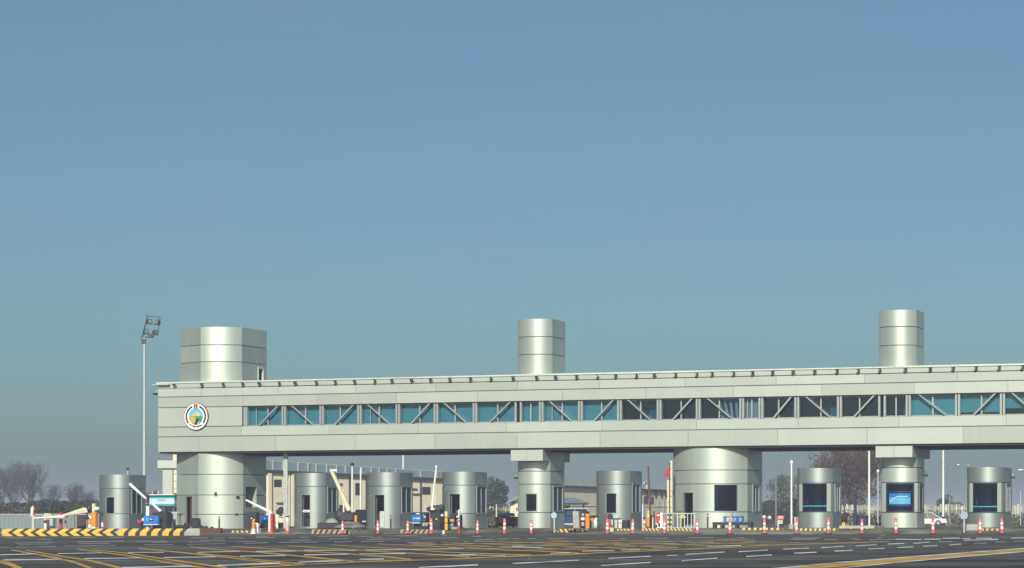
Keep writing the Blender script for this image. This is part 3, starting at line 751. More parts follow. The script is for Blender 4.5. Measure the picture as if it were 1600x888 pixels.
# ------------------------------------------------------------------ toll booths
def booth(label, uL, uC, uR, vt, joints_v, front=None, side=None, door=None, big=False, rear=None):
    plan, cx, w_ = tower(uL, uC, uR, 1.75, 1.1, 0, None, n=26)
    g = G(cx, 2); Yc = YY((uL+uC)/2, 1.5); zt = EYE+(HOR-vt)*Yc/FPX
    x, y = W(cx, 1.75)
    o = tag(empty('control_booth', (x, y, g)), label, 'booth', 'aluminium control booths')
    def loc(p): return [(a-cx, b-1.75) for a, b in p]
    lp = Plan(loc(plan.front), plan.d-1.75)
    J = [EYE+(HOR-v)*Yc/FPX-g for v in joints_v]
    def H(face, r):
        f, a, b, z0, z1 = hole(plan, face, *r); k = cx if face == 'F' else 1.75
        return (f, a-k, b-k, z0-g, z1-g)
    hs = []
    fh = H('F', front) if front else None; sh = H('R', side) if side else None; dh = H('F', door) if door else None
    hs = [h for h in (fh, sh, dh) if h]
    zt -= g
    m = MB(); shell(m, lp, bands_of(0, zt, J, .05), hs, 0, .05, 0, simi=1); m.build('wall', [BOOTHALU, BOOTHALU], o, smooth=24)
    m = MB(); shell(m, lp, [(0.01, zt-.02)], hs, .055, .09); m.build('joint_backing', JOINT, o, smooth=24)
    cap(lp, zt-.14, zt-.05, .092).build('roof', BOOTHALU, o)
    if fh:
        if big:
            fw = .20
            frame_mb(lp, 'F', fh[1]-.02, fh[2]+.02, fh[3], fh[4], .04, o0=-.02, o1=.12, cross=()).build('window_frame', NAVY, o)
            piece(lp, 'F', fh[1]+.04, fh[2]-.04, fh[3]+.04, fh[4]-.04, .03, .04).build('pane', DGLASS, o, smooth=30)
            piece(lp, 'F', fh[1]+.15, fh[2]-.08, fh[3]+.29, fh[3]+.35, .0, .02).build('sill_rail', TEALP, o, smooth=30)
            mm = MB(); mm.box(lp.x0+.2, lp.x1-.2, -.25, .25, fh[3]+.24, fh[3]+.29); mm.build('counter', TEALP, o)
            MB().box(-.1, .3, .32, .36, fh[3]+.45, fh[3]+.75).box(.08, .12, .3, .34, fh[3]+.29, fh[3]+.46).build('screen', TEALB, o)
            MB().box(-.55, -.5, .2, .25, fh[3]+.3, fh[3]+.8).box(.5, .62, .1, .2, fh[3]+.3, fh[3]+.42).build('counter_fitting', WHITE, o)
        else: win(lp, o, *fh, fw=.05)
    if sh: win(lp, o, *sh, mull=1, fw=.09)
    if dh:
        frame_mb(lp, 'F', dh[1], dh[2], dh[3], dh[4], .03, o0=-.01).build('door_frame', FRAMEM, o)
        piece(lp, 'F', dh[1]+.09, dh[1]+.12, dh[3], dh[4]-.15, .13, .16).build('door', FRAMEM, o)
        MB().box(lp.x0+.3, lp.x1-.3, .2, .5, .05, .95).build('counter', DARKGREY, o)
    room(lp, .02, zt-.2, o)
    return o, lp, cx, fh, dh, sh
b1 = booth('leftmost aluminium booth with a narrow front window, behind the chevron barrier', 155, 202, 228, 742, [803, 763.5], front=(165.5, 179.5, 776, 803.5), side=(205.5, 222, 764, 804.5))
b2 = booth('aluminium booth with open doorway beside the raised cream boom', 460, 508.5, 529, 739.3, [760.5], door=(470.5, 485, 773, 824), side=(511.5, 527, 760, 803))
b3 = booth('aluminium booth with open doorway, middle one of the three before the beige building', 573, 624.5, 645, 738.3, [760], door=(584.5, 601, 773, 824), side=(627, 643.5, 759.5, 803))
b4 = booth('aluminium booth with doorway, behind the yellow bollard and slanted white arm', 691, 742.5, 761, 737.5, [758.5, 802.5], door=(701.5, 719, 771.5, 823), side=(744.5, 760, 758.8, 803.5))
b5 = booth('aluminium booth with square window left of the leaning brown pole', 932, 985.5, 1003, 736, [757.3], front=(946.5, 964, 770, 803), side=(987.5, 1000.5, 755, 802))
b6 = booth('aluminium booth with wide front window in front of the brown oak', 1246, 1301.5, 1315, 731.7, [800.2, 755], front=(1250, 1297, 755.8, 799.5), side=(1304.5, 1312.5, 756, 801), big=True)
b8 = booth('rightmost aluminium booth with wide front window beside the concrete block', 1511, 1567.8, 1581, 730.3, [801.2, 754], front=(1516, 1563.5, 754.8, 800.5), side=(1572, 1578.5, 756, 801), big=True)
# pale jambs beside the two wide windows
for (o, lp, cx, fh, dh, sh) in (b6, b8):
    piece(lp, 'F', fh[1]-.02, fh[1]+.17, fh[3], fh[4], -.035, .02).build('window_jamb', PANEL, o, smooth=30)
    piece(lp, 'F', fh[2]-.17, fh[2]+.02, fh[3], fh[4], -.035, .02).build('window_jamb', PANEL, o, smooth=30)
# notices on the booth doors
o, lp, cx, fh, dh, sh = b2
m = piece(lp, 'F', dh[1]+.12, dh[2]-.05, dh[3]+.95, dh[3]+1.1, .03, .05); m.build('notice_board', WHITE, o)
piece(lp, 'F', dh[1]+.2, dh[2]-.2, dh[3]+1.0, dh[3]+1.05, .02, .028).build('notice_print', PINKRED, o)
o, lp, cx, fh, dh, sh = b3
piece(lp, 'F', dh[1]+.40, dh[2]-.05, dh[3], dh[3]+1.0, .03, .3).build('counter_front', GALV, o)

# ------------------------------------------------------------------ kerbs and low barriers
def chev_kerb():
    P = Pl('chevron_barrier', 'long low concrete barrier with yellow and black chevrons pointing left', 'barrier', 150, -18)
    def gp(u, Yd): return ((u-800)*Yd/FPX, Yd)
    p0 = gp(3, 138.5); p1 = gp(312, 141); d = Vector((p1[0]-p0[0], p1[1]-p0[1])); Ln = d.length; rot = math.atan2(d.y, d.x)
    P.o.location = (p0[0], p0[1], G(*ST(*p0))); P.o.rotation_euler = (0, 0, rot)
    H, n = .41, 16
    pit = (Ln*.905)/n
    m = MB(); mb2 = MB()
    prof = [(0, 0), (.0, H*.5), (.05, H*.96), (.09, H), (.50, H), (.55, 0)]
    m.prism_x(prof, 0, Ln)
    P(m, 'block', CONC)
    yl = MB(); bk = MB()
    x_off = .25
    for k in range(n):
        for mbq, a in ((yl, 0), (bk, .58)):
            x = x_off+k*pit+a*pit; wd = pit*(.58 if a == 0 else .42)-.01; tip = .30 if k < n-8 else max(.16, .30*(n-k)/8)
            tip = tip if k < n-6 else -.12*0+tip
            e = .004
            up_ = k >= n-6
            hz = [(H*.02, 0 if not up_ else -tip*.2), (H*.5, -tip if not up_ else -tip*.5), (H*.96, 0)]
            if up_: hz = [(H*.02, -tip*.55), (H*.5, -tip*.4), (H*.96, .12)]
            q = lambda z: (0 if z <= H*.5 else .05*(z-H*.5)/(H*.46))-e
            for (z0, a0), (z1, a1) in zip(hz, hz[1:]):
                vs = [(x+a0, q(z0), z0), (x+wd+a0, q(z0), z0), (x+wd+a1, q(z1), z1), (x+a1, q(z1), z1)]
                mbq.face(vs)
            vs = [(x+hz[-1][1], q(H*.96), H*.96), (x+wd+hz[-1][1], q(H*.96), H*.96), (x+wd+hz[-1][1]+.03, .09, H+e), (x+hz[-1][1]+.03, .09, H+e)]
            mbq.face(vs)
            mbq.face([(x+hz[-1][1]+.03, .09, H+e), (x+wd+hz[-1][1]+.03, .09, H+e), (x+wd+hz[-1][1]+.03, .50, H+e), (x+hz[-1][1]+.03, .50, H+e)])
    P(yl, 'yellow_chevrons', YELLOW, fixn=False); P(bk, 'black_chevrons', BLACK, fixn=False)
chev_kerb()
BROWNY = mk('worn_orange_paint', (.42, .22, .12), .7, 0, .25, 6)
def kerb(label, u0, u1, vt, t, n, cols, slant=.3, depth=1.2, start=0):
    um = (u0+u1)/2; D_ = Dim(um, t); x0, x1 = D_.x(u0), D_.x(u1); h = max(.12, D_.z(vt))
    P = Pl('kerb_block', label, 'kerb', um, t, 'striped kerb blocks')
    m = MB(); m.prism_x([(0, 0), (.03, h), (depth-.03, h), (depth, 0)], x0, x1); P(m, 'block', CONC)
    pit = (x1-x0)/n; ms = [MB(), MB()]
    for k in range(n*2):
        a = x0+k*pit/2; b_ = a+pit/2-.01; sl = slant*h
        f = lambda x: min(max(x, x0+.004), x1-.004)
        ms[(k+start) % 2].face([(f(a-sl/2), -.004, .01), (f(b_-sl/2), -.004, .01), (f(b_+sl/2), .026, h-.005), (f(a+sl/2), .026, h-.005)])
        ms[(k+start) % 2].face([(f(a+sl/2), .03, h+.004), (f(b_+sl/2), .03, h+.004), (f(b_+sl/2), .4, h+.004), (f(a+sl/2), .4, h+.004)])
    P(ms[0], 'light_stripes', cols[0], fixn=False); P(ms[1], 'dark_stripes', cols[1], fixn=False)
kerb('short kerb with yellow and black stripes behind the orange cone', 362, 391, 830.6, -5.5, 4, (YELLOW, BLACK), -.4)
kerb('kerb block with faded orange and black stripes under the black low wall', 487, 546, 827.6, -6.6, 7, (BROWNY, BLACK), .5)
kerb('kerb block with brown and black stripes under the black barrier cabinet', 626, 672, 827.8, -6.4, 6, (BROWNY, BLACK), .6)
kerb('yellow and black kerb at the foot of the round blue sign', 868, 897, 826.6, -5.5, 4, (YELLOW, BLACK), -.6)
kerb('thin striped kerb in front of the folding table', 964, 986, 826.5, -4.2, 4, (YELLOW, BLACK), -.8)
kerb('thin striped kerb below the orange and yellow bollard', 1003, 1031, 825.5, -4.2, 5, (YELLOW, BLACK), -.8)
kerb('thin striped kerb below the grey pipe railing', 1042, 1083, 825.5, -4.2, 7, (YELLOW, BLACK), -.8)
kerb('thick striped kerb right of the long black bench', 1160, 1222, 825, -3.8, 7, (YELLOW, BLACK), .15)
kerb('thick striped kerb in front of the booth before the brown oak', 1250, 1309, 826, -4.4, 8, (YELLOW, BLACK), .1, 3.0)
kerb('thick striped kerb between two delineators at the rightmost booth', 1533, 1572, 826, -4.4, 5, (ORANGE, BLACK), 0)
D_ = Dim(1340, -2.6)
solo(MB().prism_x([(0, 0), (.04, .17), (2.5, .17), (2.5, 0)], D_.x(1311), D_.x(1366)), 'kerb_block', 'bare pale kerb with two small yellow marks under the navy cabinet', 'kerb', 1340, -2.6, CONC, bevel=.02)
D_ = Dim(1518, -4.6)
solo(MB().prism_x([(0, 0), (.05, .30), (.12, .38), (.55, .38), (.62, .30), (.66, 0)], D_.x(1509), D_.x(1528)), 'concrete_block', 'grey concrete block beside the octagonal sign', 'block', 1518, -4.6, CONC, bevel=.05)
D_ = Dim(328, -6)
m = MB()
for k in range(14): m.box(D_.x(313)+k*(D_.x(345)-D_.x(313))/14, D_.x(313)+(k+.8)*(D_.x(345)-D_.x(313))/14, -.02*(k % 2), .3, 0, .30+.01*(k % 3))
solo(m, 'edging', 'corrugated red brown edging in front of the left tower', 'edging', 328, -6, RUST)
# ------------------------------------------------------------------ delineator posts
WRED = mk('white_reflective_band', (.72, .66, .64), .4, 0, .1, 6)
def delineator_proto():
    o = empty('delineator_post', (0, 0, 0))
    MB().lathe([(.19, 0), (.19, .03), (.12, .05), (.10, .06)], n=14).build('base', BLACK, o, smooth=40)
    prof = [(.085, .06), (.075, .16), (.070, .26), (.068, .44), (.066, .50), (.064, .62), (.062, .66), (.061, .74), (.06, .76), (.058, .82), (.06, .86), (.05, .875), (0, .88)]
    MB().lathe(prof, n=14, mis=[0, 0, 1, 0, 1, 1, 0, 1, 0, 0, 0, 0]).build('post', [PINKRED, WRED], o, smooth=40)
    return o
dp = None
for u, label, sc_, hue in [
    (535.5, 'red and white delineator standing against the kerb of the cream boom', .92, 0), (590.5, 'red and white delineator before the middle open booth', .95, 0),
    (637, 'red and white delineator left of the machine with the blue panel', .92, 0), (674, 'red delineator in front of the black barrier cabinet', 1.06, 0),
    (746, 'red and white delineator right of the yellow bollard and white pole', .93, 0), (788, 'red and white delineator before the teal roofed cart', 1.05, 0),
    (830, 'red and white delineator before the column with the square window', .95, 0), (949, 'wide red and white delineator beside the folding table', 1.02, 0), (988.5, 'red and white delineator before the booth left of the brown pole', .98, 0),
    (1038, 'red and white delineator at the left end of the grey railing', 1.0, 0), (1089.7, 'red and white delineator at the right end of the grey railing', .98, 0), (1140.3, 'red and white delineator before the black bench with blue crates', .98, 0),
    (1194.6, 'red delineator in front of the twin round mirrors', 1.0, 0), (1244.7, 'red and white delineator left of the booth before the oak', .96, 0), (1294.2, 'red and white delineator before the right half of the booth at the oak', 1.02, 0),
    (1346.8, 'red and white delineator in front of the navy cabinet', .95, 0), (1400.2, 'red and white delineator below the blue poster window', .98, 0), (1458, 'red and white delineator before the white saloon car', .97, 0),
    (1531.2, 'red and white delineator between the concrete block and the striped kerb', 1.0, 0), (1565.6, 'red and white delineator at the right corner of the rightmost booth', 1.0, 0)]:
    if dp is None: dp = o = delineator_proto()
    else: o = copy_tree(dp)
    x, y = W(S(u, -7.6), -7.6); o.location = (x, y, G(S(u, -7.6), -7.6)+.004); o.scale = (sc_*1.2, sc_*1.2, sc_); o.rotation_euler = (rnd.uniform(-.03, .03), rnd.uniform(-.03, .03), rnd.uniform(0, 6))
    tag(o, label, 'delineator', 'delineator posts along the road edge')
P = Pl('traffic_cone', 'bright orange cone with white foot beside the left tower', 'traffic cone', 396, -6.6)
P(MB().box(-.16, .16, -.16, .16, 0, .04), 'base', WHITE); P(MB().lathe([(.14, .04), (.13, .30), (.11, .31), (.08, .70), (.085, .78), (.06, .83), (0, .84)], n=14, mis=[0, 0, 1, 1, 1, 1]), 'body', [WRED, ORANGE], smooth=40)

# ------------------------------------------------------------------ posts, bollards, poles
def post(name, label, cat, u, t, vt, wpx, bands=None, mat=None, capm=None, vb=None, group=None, base=None, round_=True, lean=0):
    P = Pl(name, label, cat, u, t, group); r = wpx/2*YY(u, t)/FPX; h = P.z(vt)
    if bands:
        prof = []; mis = []; mats = []
        for (f0, f1, mt) in bands:
            if mt not in mats: mats.append(mt)
            prof += [(r, h*f0), (r, h*f1)]; mis += [mats.index(mt)]*2
        prof += [(r*.7, h*1.012), (0, h*1.015)]; mis += [mis[-1]]
        P(MB().lathe(prof, n=14, mis=mis), 'post', mats, smooth=40)
    else:
        P(MB().tube((0, 0, 0), (lean, 0, h), r, r*.85, 12), 'post', mat, smooth=40)
    if capm: P(MB().lathe([(r*.8, h), (r*1.7, h+.02), (r*1.7, h+.10), (r*.8, h+.2), (0, h+.22)], cx=lean), 'cap', capm, smooth=40)
    if base: P(MB().lathe([(r*2.2, 0), (r*2.2, .06), (r*1.4, .08)]), 'base_plate', base)
    return P
B = [(0, .35, WRED), (.35, .62, PINKRED), (.62, .78, WRED), (.78, 1, PINKRED)]
post('bollard', 'short bollard with white body and a red band behind the chevron barrier', 'bollard', 71, 1, 806.5, 5, [(0, .52, WRED), (.52, .68, REDP), (.68, 1, CREAM)])
post('bollard', 'plain bright red bollard behind the chevron barrier', 'bollard', 95, 1, 801.5, 5.6, [(0, 1, REDP)])
post('bollard', 'small white and red bollard at the left edge of the leftmost booth', 'bollard', 160, -.5, 814.5, 4, [(0, .25, REDP), (.25, .8, WRED), (.8, 1, REDP)])
P = post('fork_post', 'pale pointed fork post on grey legs holding the tip of the white arm', 'post', 52, 1, 806, 6, mat=GALV)
h = P.z(807); P(MB().box(-.2, .2, -.1, .1, h-.02, h+.05).lathe([(.14, h+.05), (.15, h+.45), (.10, h+.60), (0, h+.72)], -.05, 0, 10), 'fork', CREAM, smooth=40)
P(MB().box(.06, .13, -.12, -.02, h+.06, h+.42), 'reflector', TAIL)
P = post('post', 'slim tan post with a brown collar beside the red bollard', 'post', 102.5, 1, 813, 3.6, mat=mk('tan_paint', (.40, .27, .17), .6)); P(MB().lathe([(.14, .72), (.17, .75), (.14, .79)]), 'collar', RUST)
P = post('lamp_post', 'grey green post with a small round lamp next to the orange barrier', 'lamp post', 136, .3, 812, 3, mat=GREENGREY); P(MB().lathe([(.05, .6), (.16, .66), (.17, .74), (.05, .82), (.06, .95), (0, 1.0)]), 'lamp', DARKGREY, smooth=40)
D_ = Dim(127, 2.2)
solo(MB().box(D_.x(120), D_.x(134.5), 0, .1, 0, D_.z(805)), 'gate_panel', 'dark maroon sheet gate between the grey green fence and the orange barrier', 'gate', 127, 2.2, mk('maroon_sheet', (.06, .03, .035), .6), bevel=.01)
P = Pl('utility_cabinet', 'grey cabinet with a bulky cream lid beside the red bollard', 'cabinet', 78, 1.5)
P(MB().box(P.x(73.5), P.x(82.5), 0, .4, 0, P.z(808)), 'body', GALV, bevel=.01); P(MB().box(P.x(65), P.x(82), -.05, .45, P.z(807.5), P.z(805.5)).box(P.x(68), P.x(76), 0, .4, P.z(805.4), P.z(802.3)).box(P.x(76.1), P.x(80), 0, .35, P.z(805.4), P.z(803)), 'lid', CREAM, bevel=.04)
# orange barrier with two booms
P = Pl('barrier_gate', 'orange barrier gate with a tapered cream boom and long white arm', 'barrier gate', 147.5, .6)
P(MB().box(P.x(144.3), P.x(150.8), -.15, .25, .12, P.z(800.3)), 'cabinet', ORANGE, bevel=.03); P(MB().box(P.x(143.8), P.x(151), -.17, .27, 0, .12), 'plinth', WHITE)
P(MB().box(P.x(144.5), P.x(149), -.1, .15, P.z(800.2), P.z(787)), 'head', CREAM, bevel=.03); P(MB().box(P.x(149.2), P.x(155), -.1, .1, P.z(797), P.z(792)), 'sign_plate', WHITE)
zt = P.z
m = MB(); m.prism_y([(P.x(100), zt(804.6)), (P.x(122), zt(797)), (P.x(134), zt(793)), (P.x(141.5), zt(796)), (P.x(140), zt(801)), (P.x(120), zt(804)), (P.x(101), zt(806.6))], -.28, -.08); P(m, 'boom', CREAM, bevel=.02)
P(MB().tube((P.x(104.5), -.2, zt(807.6)), (P.x(92), -.2, zt(808.0)), .13, .13, 8).tube((P.x(92), -.2, zt(808)), (P.x(54), -.2, zt(810.0)), .09, .05, 8), 'arm', WHITE, smooth=40)
P(MB().blob((P.x(141.5), -.18, zt(794.5)), (.17, .16, .22), seed=3), 'hinge', DARKGREY, smooth=60)
for k, (v, mt) in enumerate(((809, WHITE), (816, ORANGE), (822.5, WRED))):
    P(MB().lathe([(.03, -.26), (.13, -.24), (.14, -.16)], n=10, axis='y'), 'signal_lamp', mt, smooth=40).location = (P.x(142.3), 0, zt(v))
# barrier in front of the leftmost booth
P = Pl('barrier_gate', 'dark barrier cabinet with a jointed white arm slanting up to the left', 'barrier gate', 257, -.6)
P(MB().box(P.x(248.5), P.x(264), -.3, .4, 0, P.z(800)), 'cabinet', DARKGREY, bevel=.03); P(MB().box(P.x(239), P.x(249), -.05, .4, 0, P.z(801)), 'housing', BLACK, bevel=.02)
m = MB(); m.tube((P.x(256), -.4, zt(800)), (P.x(243.5), -.4, zt(788.5)), .09, .08, 8); P(m, 'arm', WHITE, smooth=40)
P(MB().prism_y([(P.x(236), zt(784)), (P.x(234.5), zt(779.5)), (P.x(209), zt(755.6)), (P.x(207), zt(757.5)), (P.x(208), zt(760)), (P.x(212), zt(763.5))], -.50, -.36), 'boom', WHITE, bevel=.02)
P(MB().box(P.x(233), P.x(236.5), -.5, -.3, zt(786), zt(779.6)), 'hinge', RUST)
P = Pl('control_box', 'bright blue box with a small dark display on a white post', 'control box', 238, -1.2)
P(MB().box(P.x(228.3), P.x(232.8), -.03, .12, 0, P.z(791)), 'post', WHITE, bevel=.01); P(MB().box(P.x(228), P.x(250.5), -.3, -.04, P.z(819.3), P.z(806)), 'box', BLUEP, bevel=.02)
P(MB().box(P.x(236.5), P.x(243.5), -.312, -.301, P.z(814.5), P.z(808.5)), 'display', BLACK); P(MB().box(P.x(232), P.x(235.5), -.312, -.301, P.z(814), P.z(808.7)), 'notice', SKYBLUE)
P(MB().box(P.x(237.5), P.x(239.7), -.318, -.313, P.z(812.6), P.z(810.2)).box(P.x(240.2), P.x(242), -.318, -.313, P.z(812.4), P.z(810.4)), 'display_digits', CREAM)
P(MB().box(P.x(227.6), P.x(250.8), -.31, 0, P.z(820.4), P.z(819.4)), 'ledge', WHITE)
P = Pl('lamp_unit', 'small unit with white rounded hood and red strip at the leftmost booth foot', 'lamp', 220, -.5)
P(MB().box(P.x(218), P.x(221.5), 0, .2, 0, P.z(817)), 'post', DARKGREY); P(MB().box(P.x(214.5), P.x(221), -.02, .2, P.z(816.8), P.z(813)), 'red_strip', REDP); P(MB().box(P.x(221.2), P.x(228), -.05, .2, P.z(815), P.z(809.5)), 'hood', WHITE, bevel=.06)
P = Pl('dispenser', 'grey metal dispenser with open dark front left of the tower door', 'dispenser', 270, .6)
P(MB().box(P.x(263.5), P.x(277), 0, .4, P.z(803.5), P.z(799.8)), 'hood', GALV, bevel=.02); P(MB().box(P.x(270), P.x(276), .02, .4, 0, P.z(803.6)), 'body', GALV, bevel=.02); P(MB().box(P.x(264.5), P.x(271.5), .06, .38, P.z(818), P.z(803.6)), 'opening', BLACK); P(MB().box(P.x(266), P.x(273), -.06, .0, P.z(817), P.z(814)), 'tray', WHITE)
P = Pl('kiosk', 'white roofed kiosk with teal band and pale blue panel behind the blue box', 'kiosk', 250, 12)
P(MB().box(P.x(233), P.x(271), .15, 2, 0, P.z(791)), 'wall', DARK); P(MB().box(P.x(229), P.x(274), -.2, 2.2, P.z(774.3), P.z(772.6)), 'roof', WHITE, bevel=.02)
P(MB().box(P.x(230), P.x(273), 0, 2, P.z(779), P.z(774.4)), 'teal_band', TEALP); P(MB().box(P.x(228), P.x(272.5), -.02, 2, P.z(787.6), P.z(779.1)), 'panel', mk('pale_blue_panel', (.50, .66, .72), .5)); P(MB().box(P.x(228), P.x(272.5), -.04, 2, P.z(790.4), P.z(787.7)), 'lower_band', mk('sea_blue_band', (.05, .33, .45), .5))
m = MB()
for k in range(9): m.box(P.x(246)+k*.08, P.x(246)+k*.08+.055, -.03, -.021, P.z(782.6)-.03*(k % 2), P.z(781)+.02*(k % 3))
P(m, 'lettering', mk('grey_letter', (.28, .28, .24), .6)); P(MB().box(P.x(270), P.x(273), 0, .3, P.z(772.5), P.z(770.8)), 'roof_lamp', TAIL)
P(MB().box(P.x(256), P.x(262), .12, .16, P.z(800), P.z(792)).box(P.x(263.5), P.x(268), .12, .16, P.z(800), P.z(792)), 'window', CARGLASS)
for u_ in (234.5, 244): P(MB().tube((P.x(u_), .3, P.z(772)), (P.x(u_), .3, P.z(767)), .03, n=6), 'aerial', WHITE)
# things at the foot of the left tower
P = Pl('bin', 'rounded black bin at the foot of the left tower', 'bin', 304, -1.2); P(MB().box(P.x(297.5), P.x(310), 0, .4, .05, P.z(811)), 'body', DARKGREY, bevel=.08); P(MB().box(P.x(299), P.x(309.5), -.02, .42, P.z(811), P.z(809.8)), 'lid', BLACK, bevel=.03); P(MB().box(P.x(309.6), P.x(313.5), .05, .3, 0, P.z(821)), 'foot', BLACK)
D_ = Dim(285, -1)
solo(MB().tube((D_.x(274), 0, .12), (D_.x(297), -.1, .13), .11, n=10).tube((D_.x(276), .2, .10), (D_.x(290), .3, .10), .09, n=10).tube((D_.x(288), 0, .3), (D_.x(297), 0, .27), .08, n=10), 'pipe_pile', 'pile of dark grey pipes at the left tower door', 'pipes', 285, -1, DARKGREY, smooth=40)
for u_, r_, lb in ((321.5, .15, 'larger black dome shaped cover on the ground before the left tower'), (331, .11, 'smaller black dome shaped cover on the ground before the left tower')):
    solo(MB().lathe([(r_*1.1, 0), (r_, r_*.7), (r_*.6, r_*1.1), (0, r_*1.2)]), 'floor_cover', lb, 'cover', u_, -1.2, BLACK, smooth=40)
def rust_bollard(label, u, vt, t=-1.4):
    return post('bollard', label, 'bollard', u, t, vt, 2.8, [(0, .82, RUST), (.82, .90, WRED), (.90, 1, BLACK)], group='slim rust brown bollards')
rust_bollard('slim rust brown bollard with black top before the left tower', 342.5, 807.5)
rust_bollard('slim rust brown bollard with black top before the middle open booth', 610.5, 806)
rust_bollard('slim rust brown bollard with black top before the wide centre tower', 1105.7, 803)
# barrier right of the left tower
P = Pl('barrier_gate', 'red and white barrier post with a white arm slanting up to the left tower', 'barrier gate', 423.8, -6.2)
P(MB().box(P.x(420.7), P.x(424), -.15, .2, .1, P.z(803.5)), 'white_panel', WRED, bevel=.02); P(MB().box(P.x(424.1), P.x(427.2), -.13, .22, .1, P.z(803)), 'cabinet', REDP, bevel=.02); P(MB().box(P.x(420.3), P.x(427.8), -.18, .26, 0, .1), 'plinth', PINKRED); P(MB().box(P.x(421.5), P.x(426), -.1, .1, P.z(802.8), P.z(800)), 'hub', WHITE)
P(MB().tube((P.x(424), 0, P.z(801)), (P.x(402), .2, P.z(791.5)), .10, .09, 8).tube((P.x(402), .2, P.z(791.5)), (P.x(381), .3, P.z(781.3)), .08, .06, 8), 'arm', WHITE, smooth=40)
post('bollard', 'tall faded pink and white bollard before the perforated steel post', 'bollard', 449, -6.3, 805, 5.4, [(0, .16, PINKRED), (.16, .62, mk('faded_pink', (.70, .42, .42), .5)), (.62, .88, WRED), (.88, .97, DARKGREY), (.97, 1, WRED)])
P = Pl('steel_post', 'perforated galvanised steel post rising to the underside of the bridge', 'post', 446.5, .9); zt_ = 5.18-P.g
P(MB().box(-.13, .02, -.06, .06, 0, zt_).box(.024, .13, -.03, .06, 0, zt_), 'post', GALV)
m = MB()
for z in (.9, 1.7, 2.5, 3.3, 3.9, 4.4): m.box(-.075, -.035, -.064, -.06, z, z+.06)
P(m, 'holes', BLACK)
solo(MB().box(-.2, .2, -.2, .2, 0, .3).blob((0, 0, .42), (.2, .2, .2)), 'floor_sign', 'small round white and black sign beside the orange cone', 'sign', 401, -6, [WRED], smooth=40)
P = Pl('covered_machine', 'cream machine with black hood and chequered side behind the red barrier post', 'machine', 437, 2)
P(MB().box(P.x(430), P.x(443), 0, .5, .35, P.z(803)), 'body', CREAM, bevel=.03); P(MB().blob((P.x(437), .2, P.z(800)), (.36, .35, .30), seed=5), 'hood', TARP, smooth=50); P(MB().box(P.x(430), P.x(436), -.04, .0, P.z(819), P.z(815)), 'red_panel', REDP); P(MB().box(P.x(430.5), P.x(442), .1, .4, 0, .35), 'base', BLACK)
m = MB()
for i in range(4):
    for j in range(3):
        if (i+j) % 2: m.box(P.x(435)+i*.08, P.x(435)+(i+1)*.08, -.006, -.001, P.z(810)+j*.08, P.z(810)+(j+1)*.08)
P(m, 'chequers', BLACK)
solo(MB().box(P.x(437), P.x(439.5), -.5, -.4, 0, P.z(812)), 'sign_board', 'narrow white board in front of the chequered machine', 'sign', 437, 2, WHITE)
P = Pl('meter_cabinet', 'black cabinet in the recess on the right side of the left tower', 'cabinet', 391, 1.6)
P(MB().box(P.x(387), P.x(400), 0, .5, 0, P.z(800.5)), 'body', DARKGREY, bevel=.03); P(MB().box(P.x(392), P.x(394.5), -.008, -.001, P.z(811), P.z(809.5)).box(P.x(396), P.x(398), -.008, -.001, P.z(813), P.z(811.5)), 'label', WHITE)
# barrier at the open booth
P = Pl('barrier_gate', 'thick cream boom raised steeply to the left above a dark cabinet', 'barrier gate', 543, -1.0)
P(MB().box(P.x(527), P.x(553), -.1, .5, P.z(814), P.z(800.5)), 'cabinet', TARP, bevel=.05); P(MB().blob((P.x(529), .1, P.z(806)), (.28, .3, .42), seed=8), 'motor', BLACK, smooth=50); P(MB().box(P.x(531), P.x(551), .05, .4, 0, P.z(814)), 'base', DARKGREY)
P(MB().prism_y([(P.x(545.5), zt(801)), (P.x(552), zt(799)), (P.x(526), zt(746)), (P.x(522.5), zt(739)), (P.x(518.6), zt(737.4)), (P.x(519), zt(742)), (P.x(533), zt(771))], -.34, -.16), 'boom', CREAM, bevel=.02)
P(MB().box(P.x(523), P.x(529.5), -.3, -.2, zt(741.5), zt(738.3)), 'boom_tip', WHITE)
m = MB()
for k in range(8): m.blob((P.x(525.5+k*3.1), -.22, zt(752+k*6.3)), (.05, .05, .05), n=6, m=4)
P(m, 'boom_lamps', DARKGREY)
D_ = Dim(515, -2.2)
solo(MB().prism_x([(0, 0), (.05, .10), (.1, .36), (.5, .38), (.6, 0)], D_.x(495), D_.x(536)), 'low_wall', 'low black plastic wall at the foot of the open booth with notice', 'barrier', 515, -2.2, BLACK, bevel=.04)
D_ = Dim(548, -2.6); m = MB()
for (u_, w__, z_, sd_) in ((534, .5, .12, 1), (545, .5, .14, 2), (556, .45, .14, 3), (563, .35, .12, 4), (541, .42, .32, 5), (552, .4, .30, 6)): m.blob((D_.x(u_), rnd.uniform(-.1, .2), z_), (w__, .35, .16), seed=sd_)
tag(solo(m, 'sandbag_heap', 'heap of grey sandbags before the raised cream boom', 'sandbags', 548, -2.6, SAND, smooth=60), None)
post('marker_post', 'short orange marker post beside the sandbags', 'post', 556, -1.8, 805.5, 4.6, [(0, 1, ORANGE)])
D_ = Dim(519, -1)
solo(MB().lathe([(.5, 0), (.48, .3), (.32, .55), (0, .66)], n=14), 'cover', 'pale green grey rounded cover leaning at the open booth', 'cover', 519, -1, mk('pale_green_grey', (.28, .30, .24), .7), smooth=40)
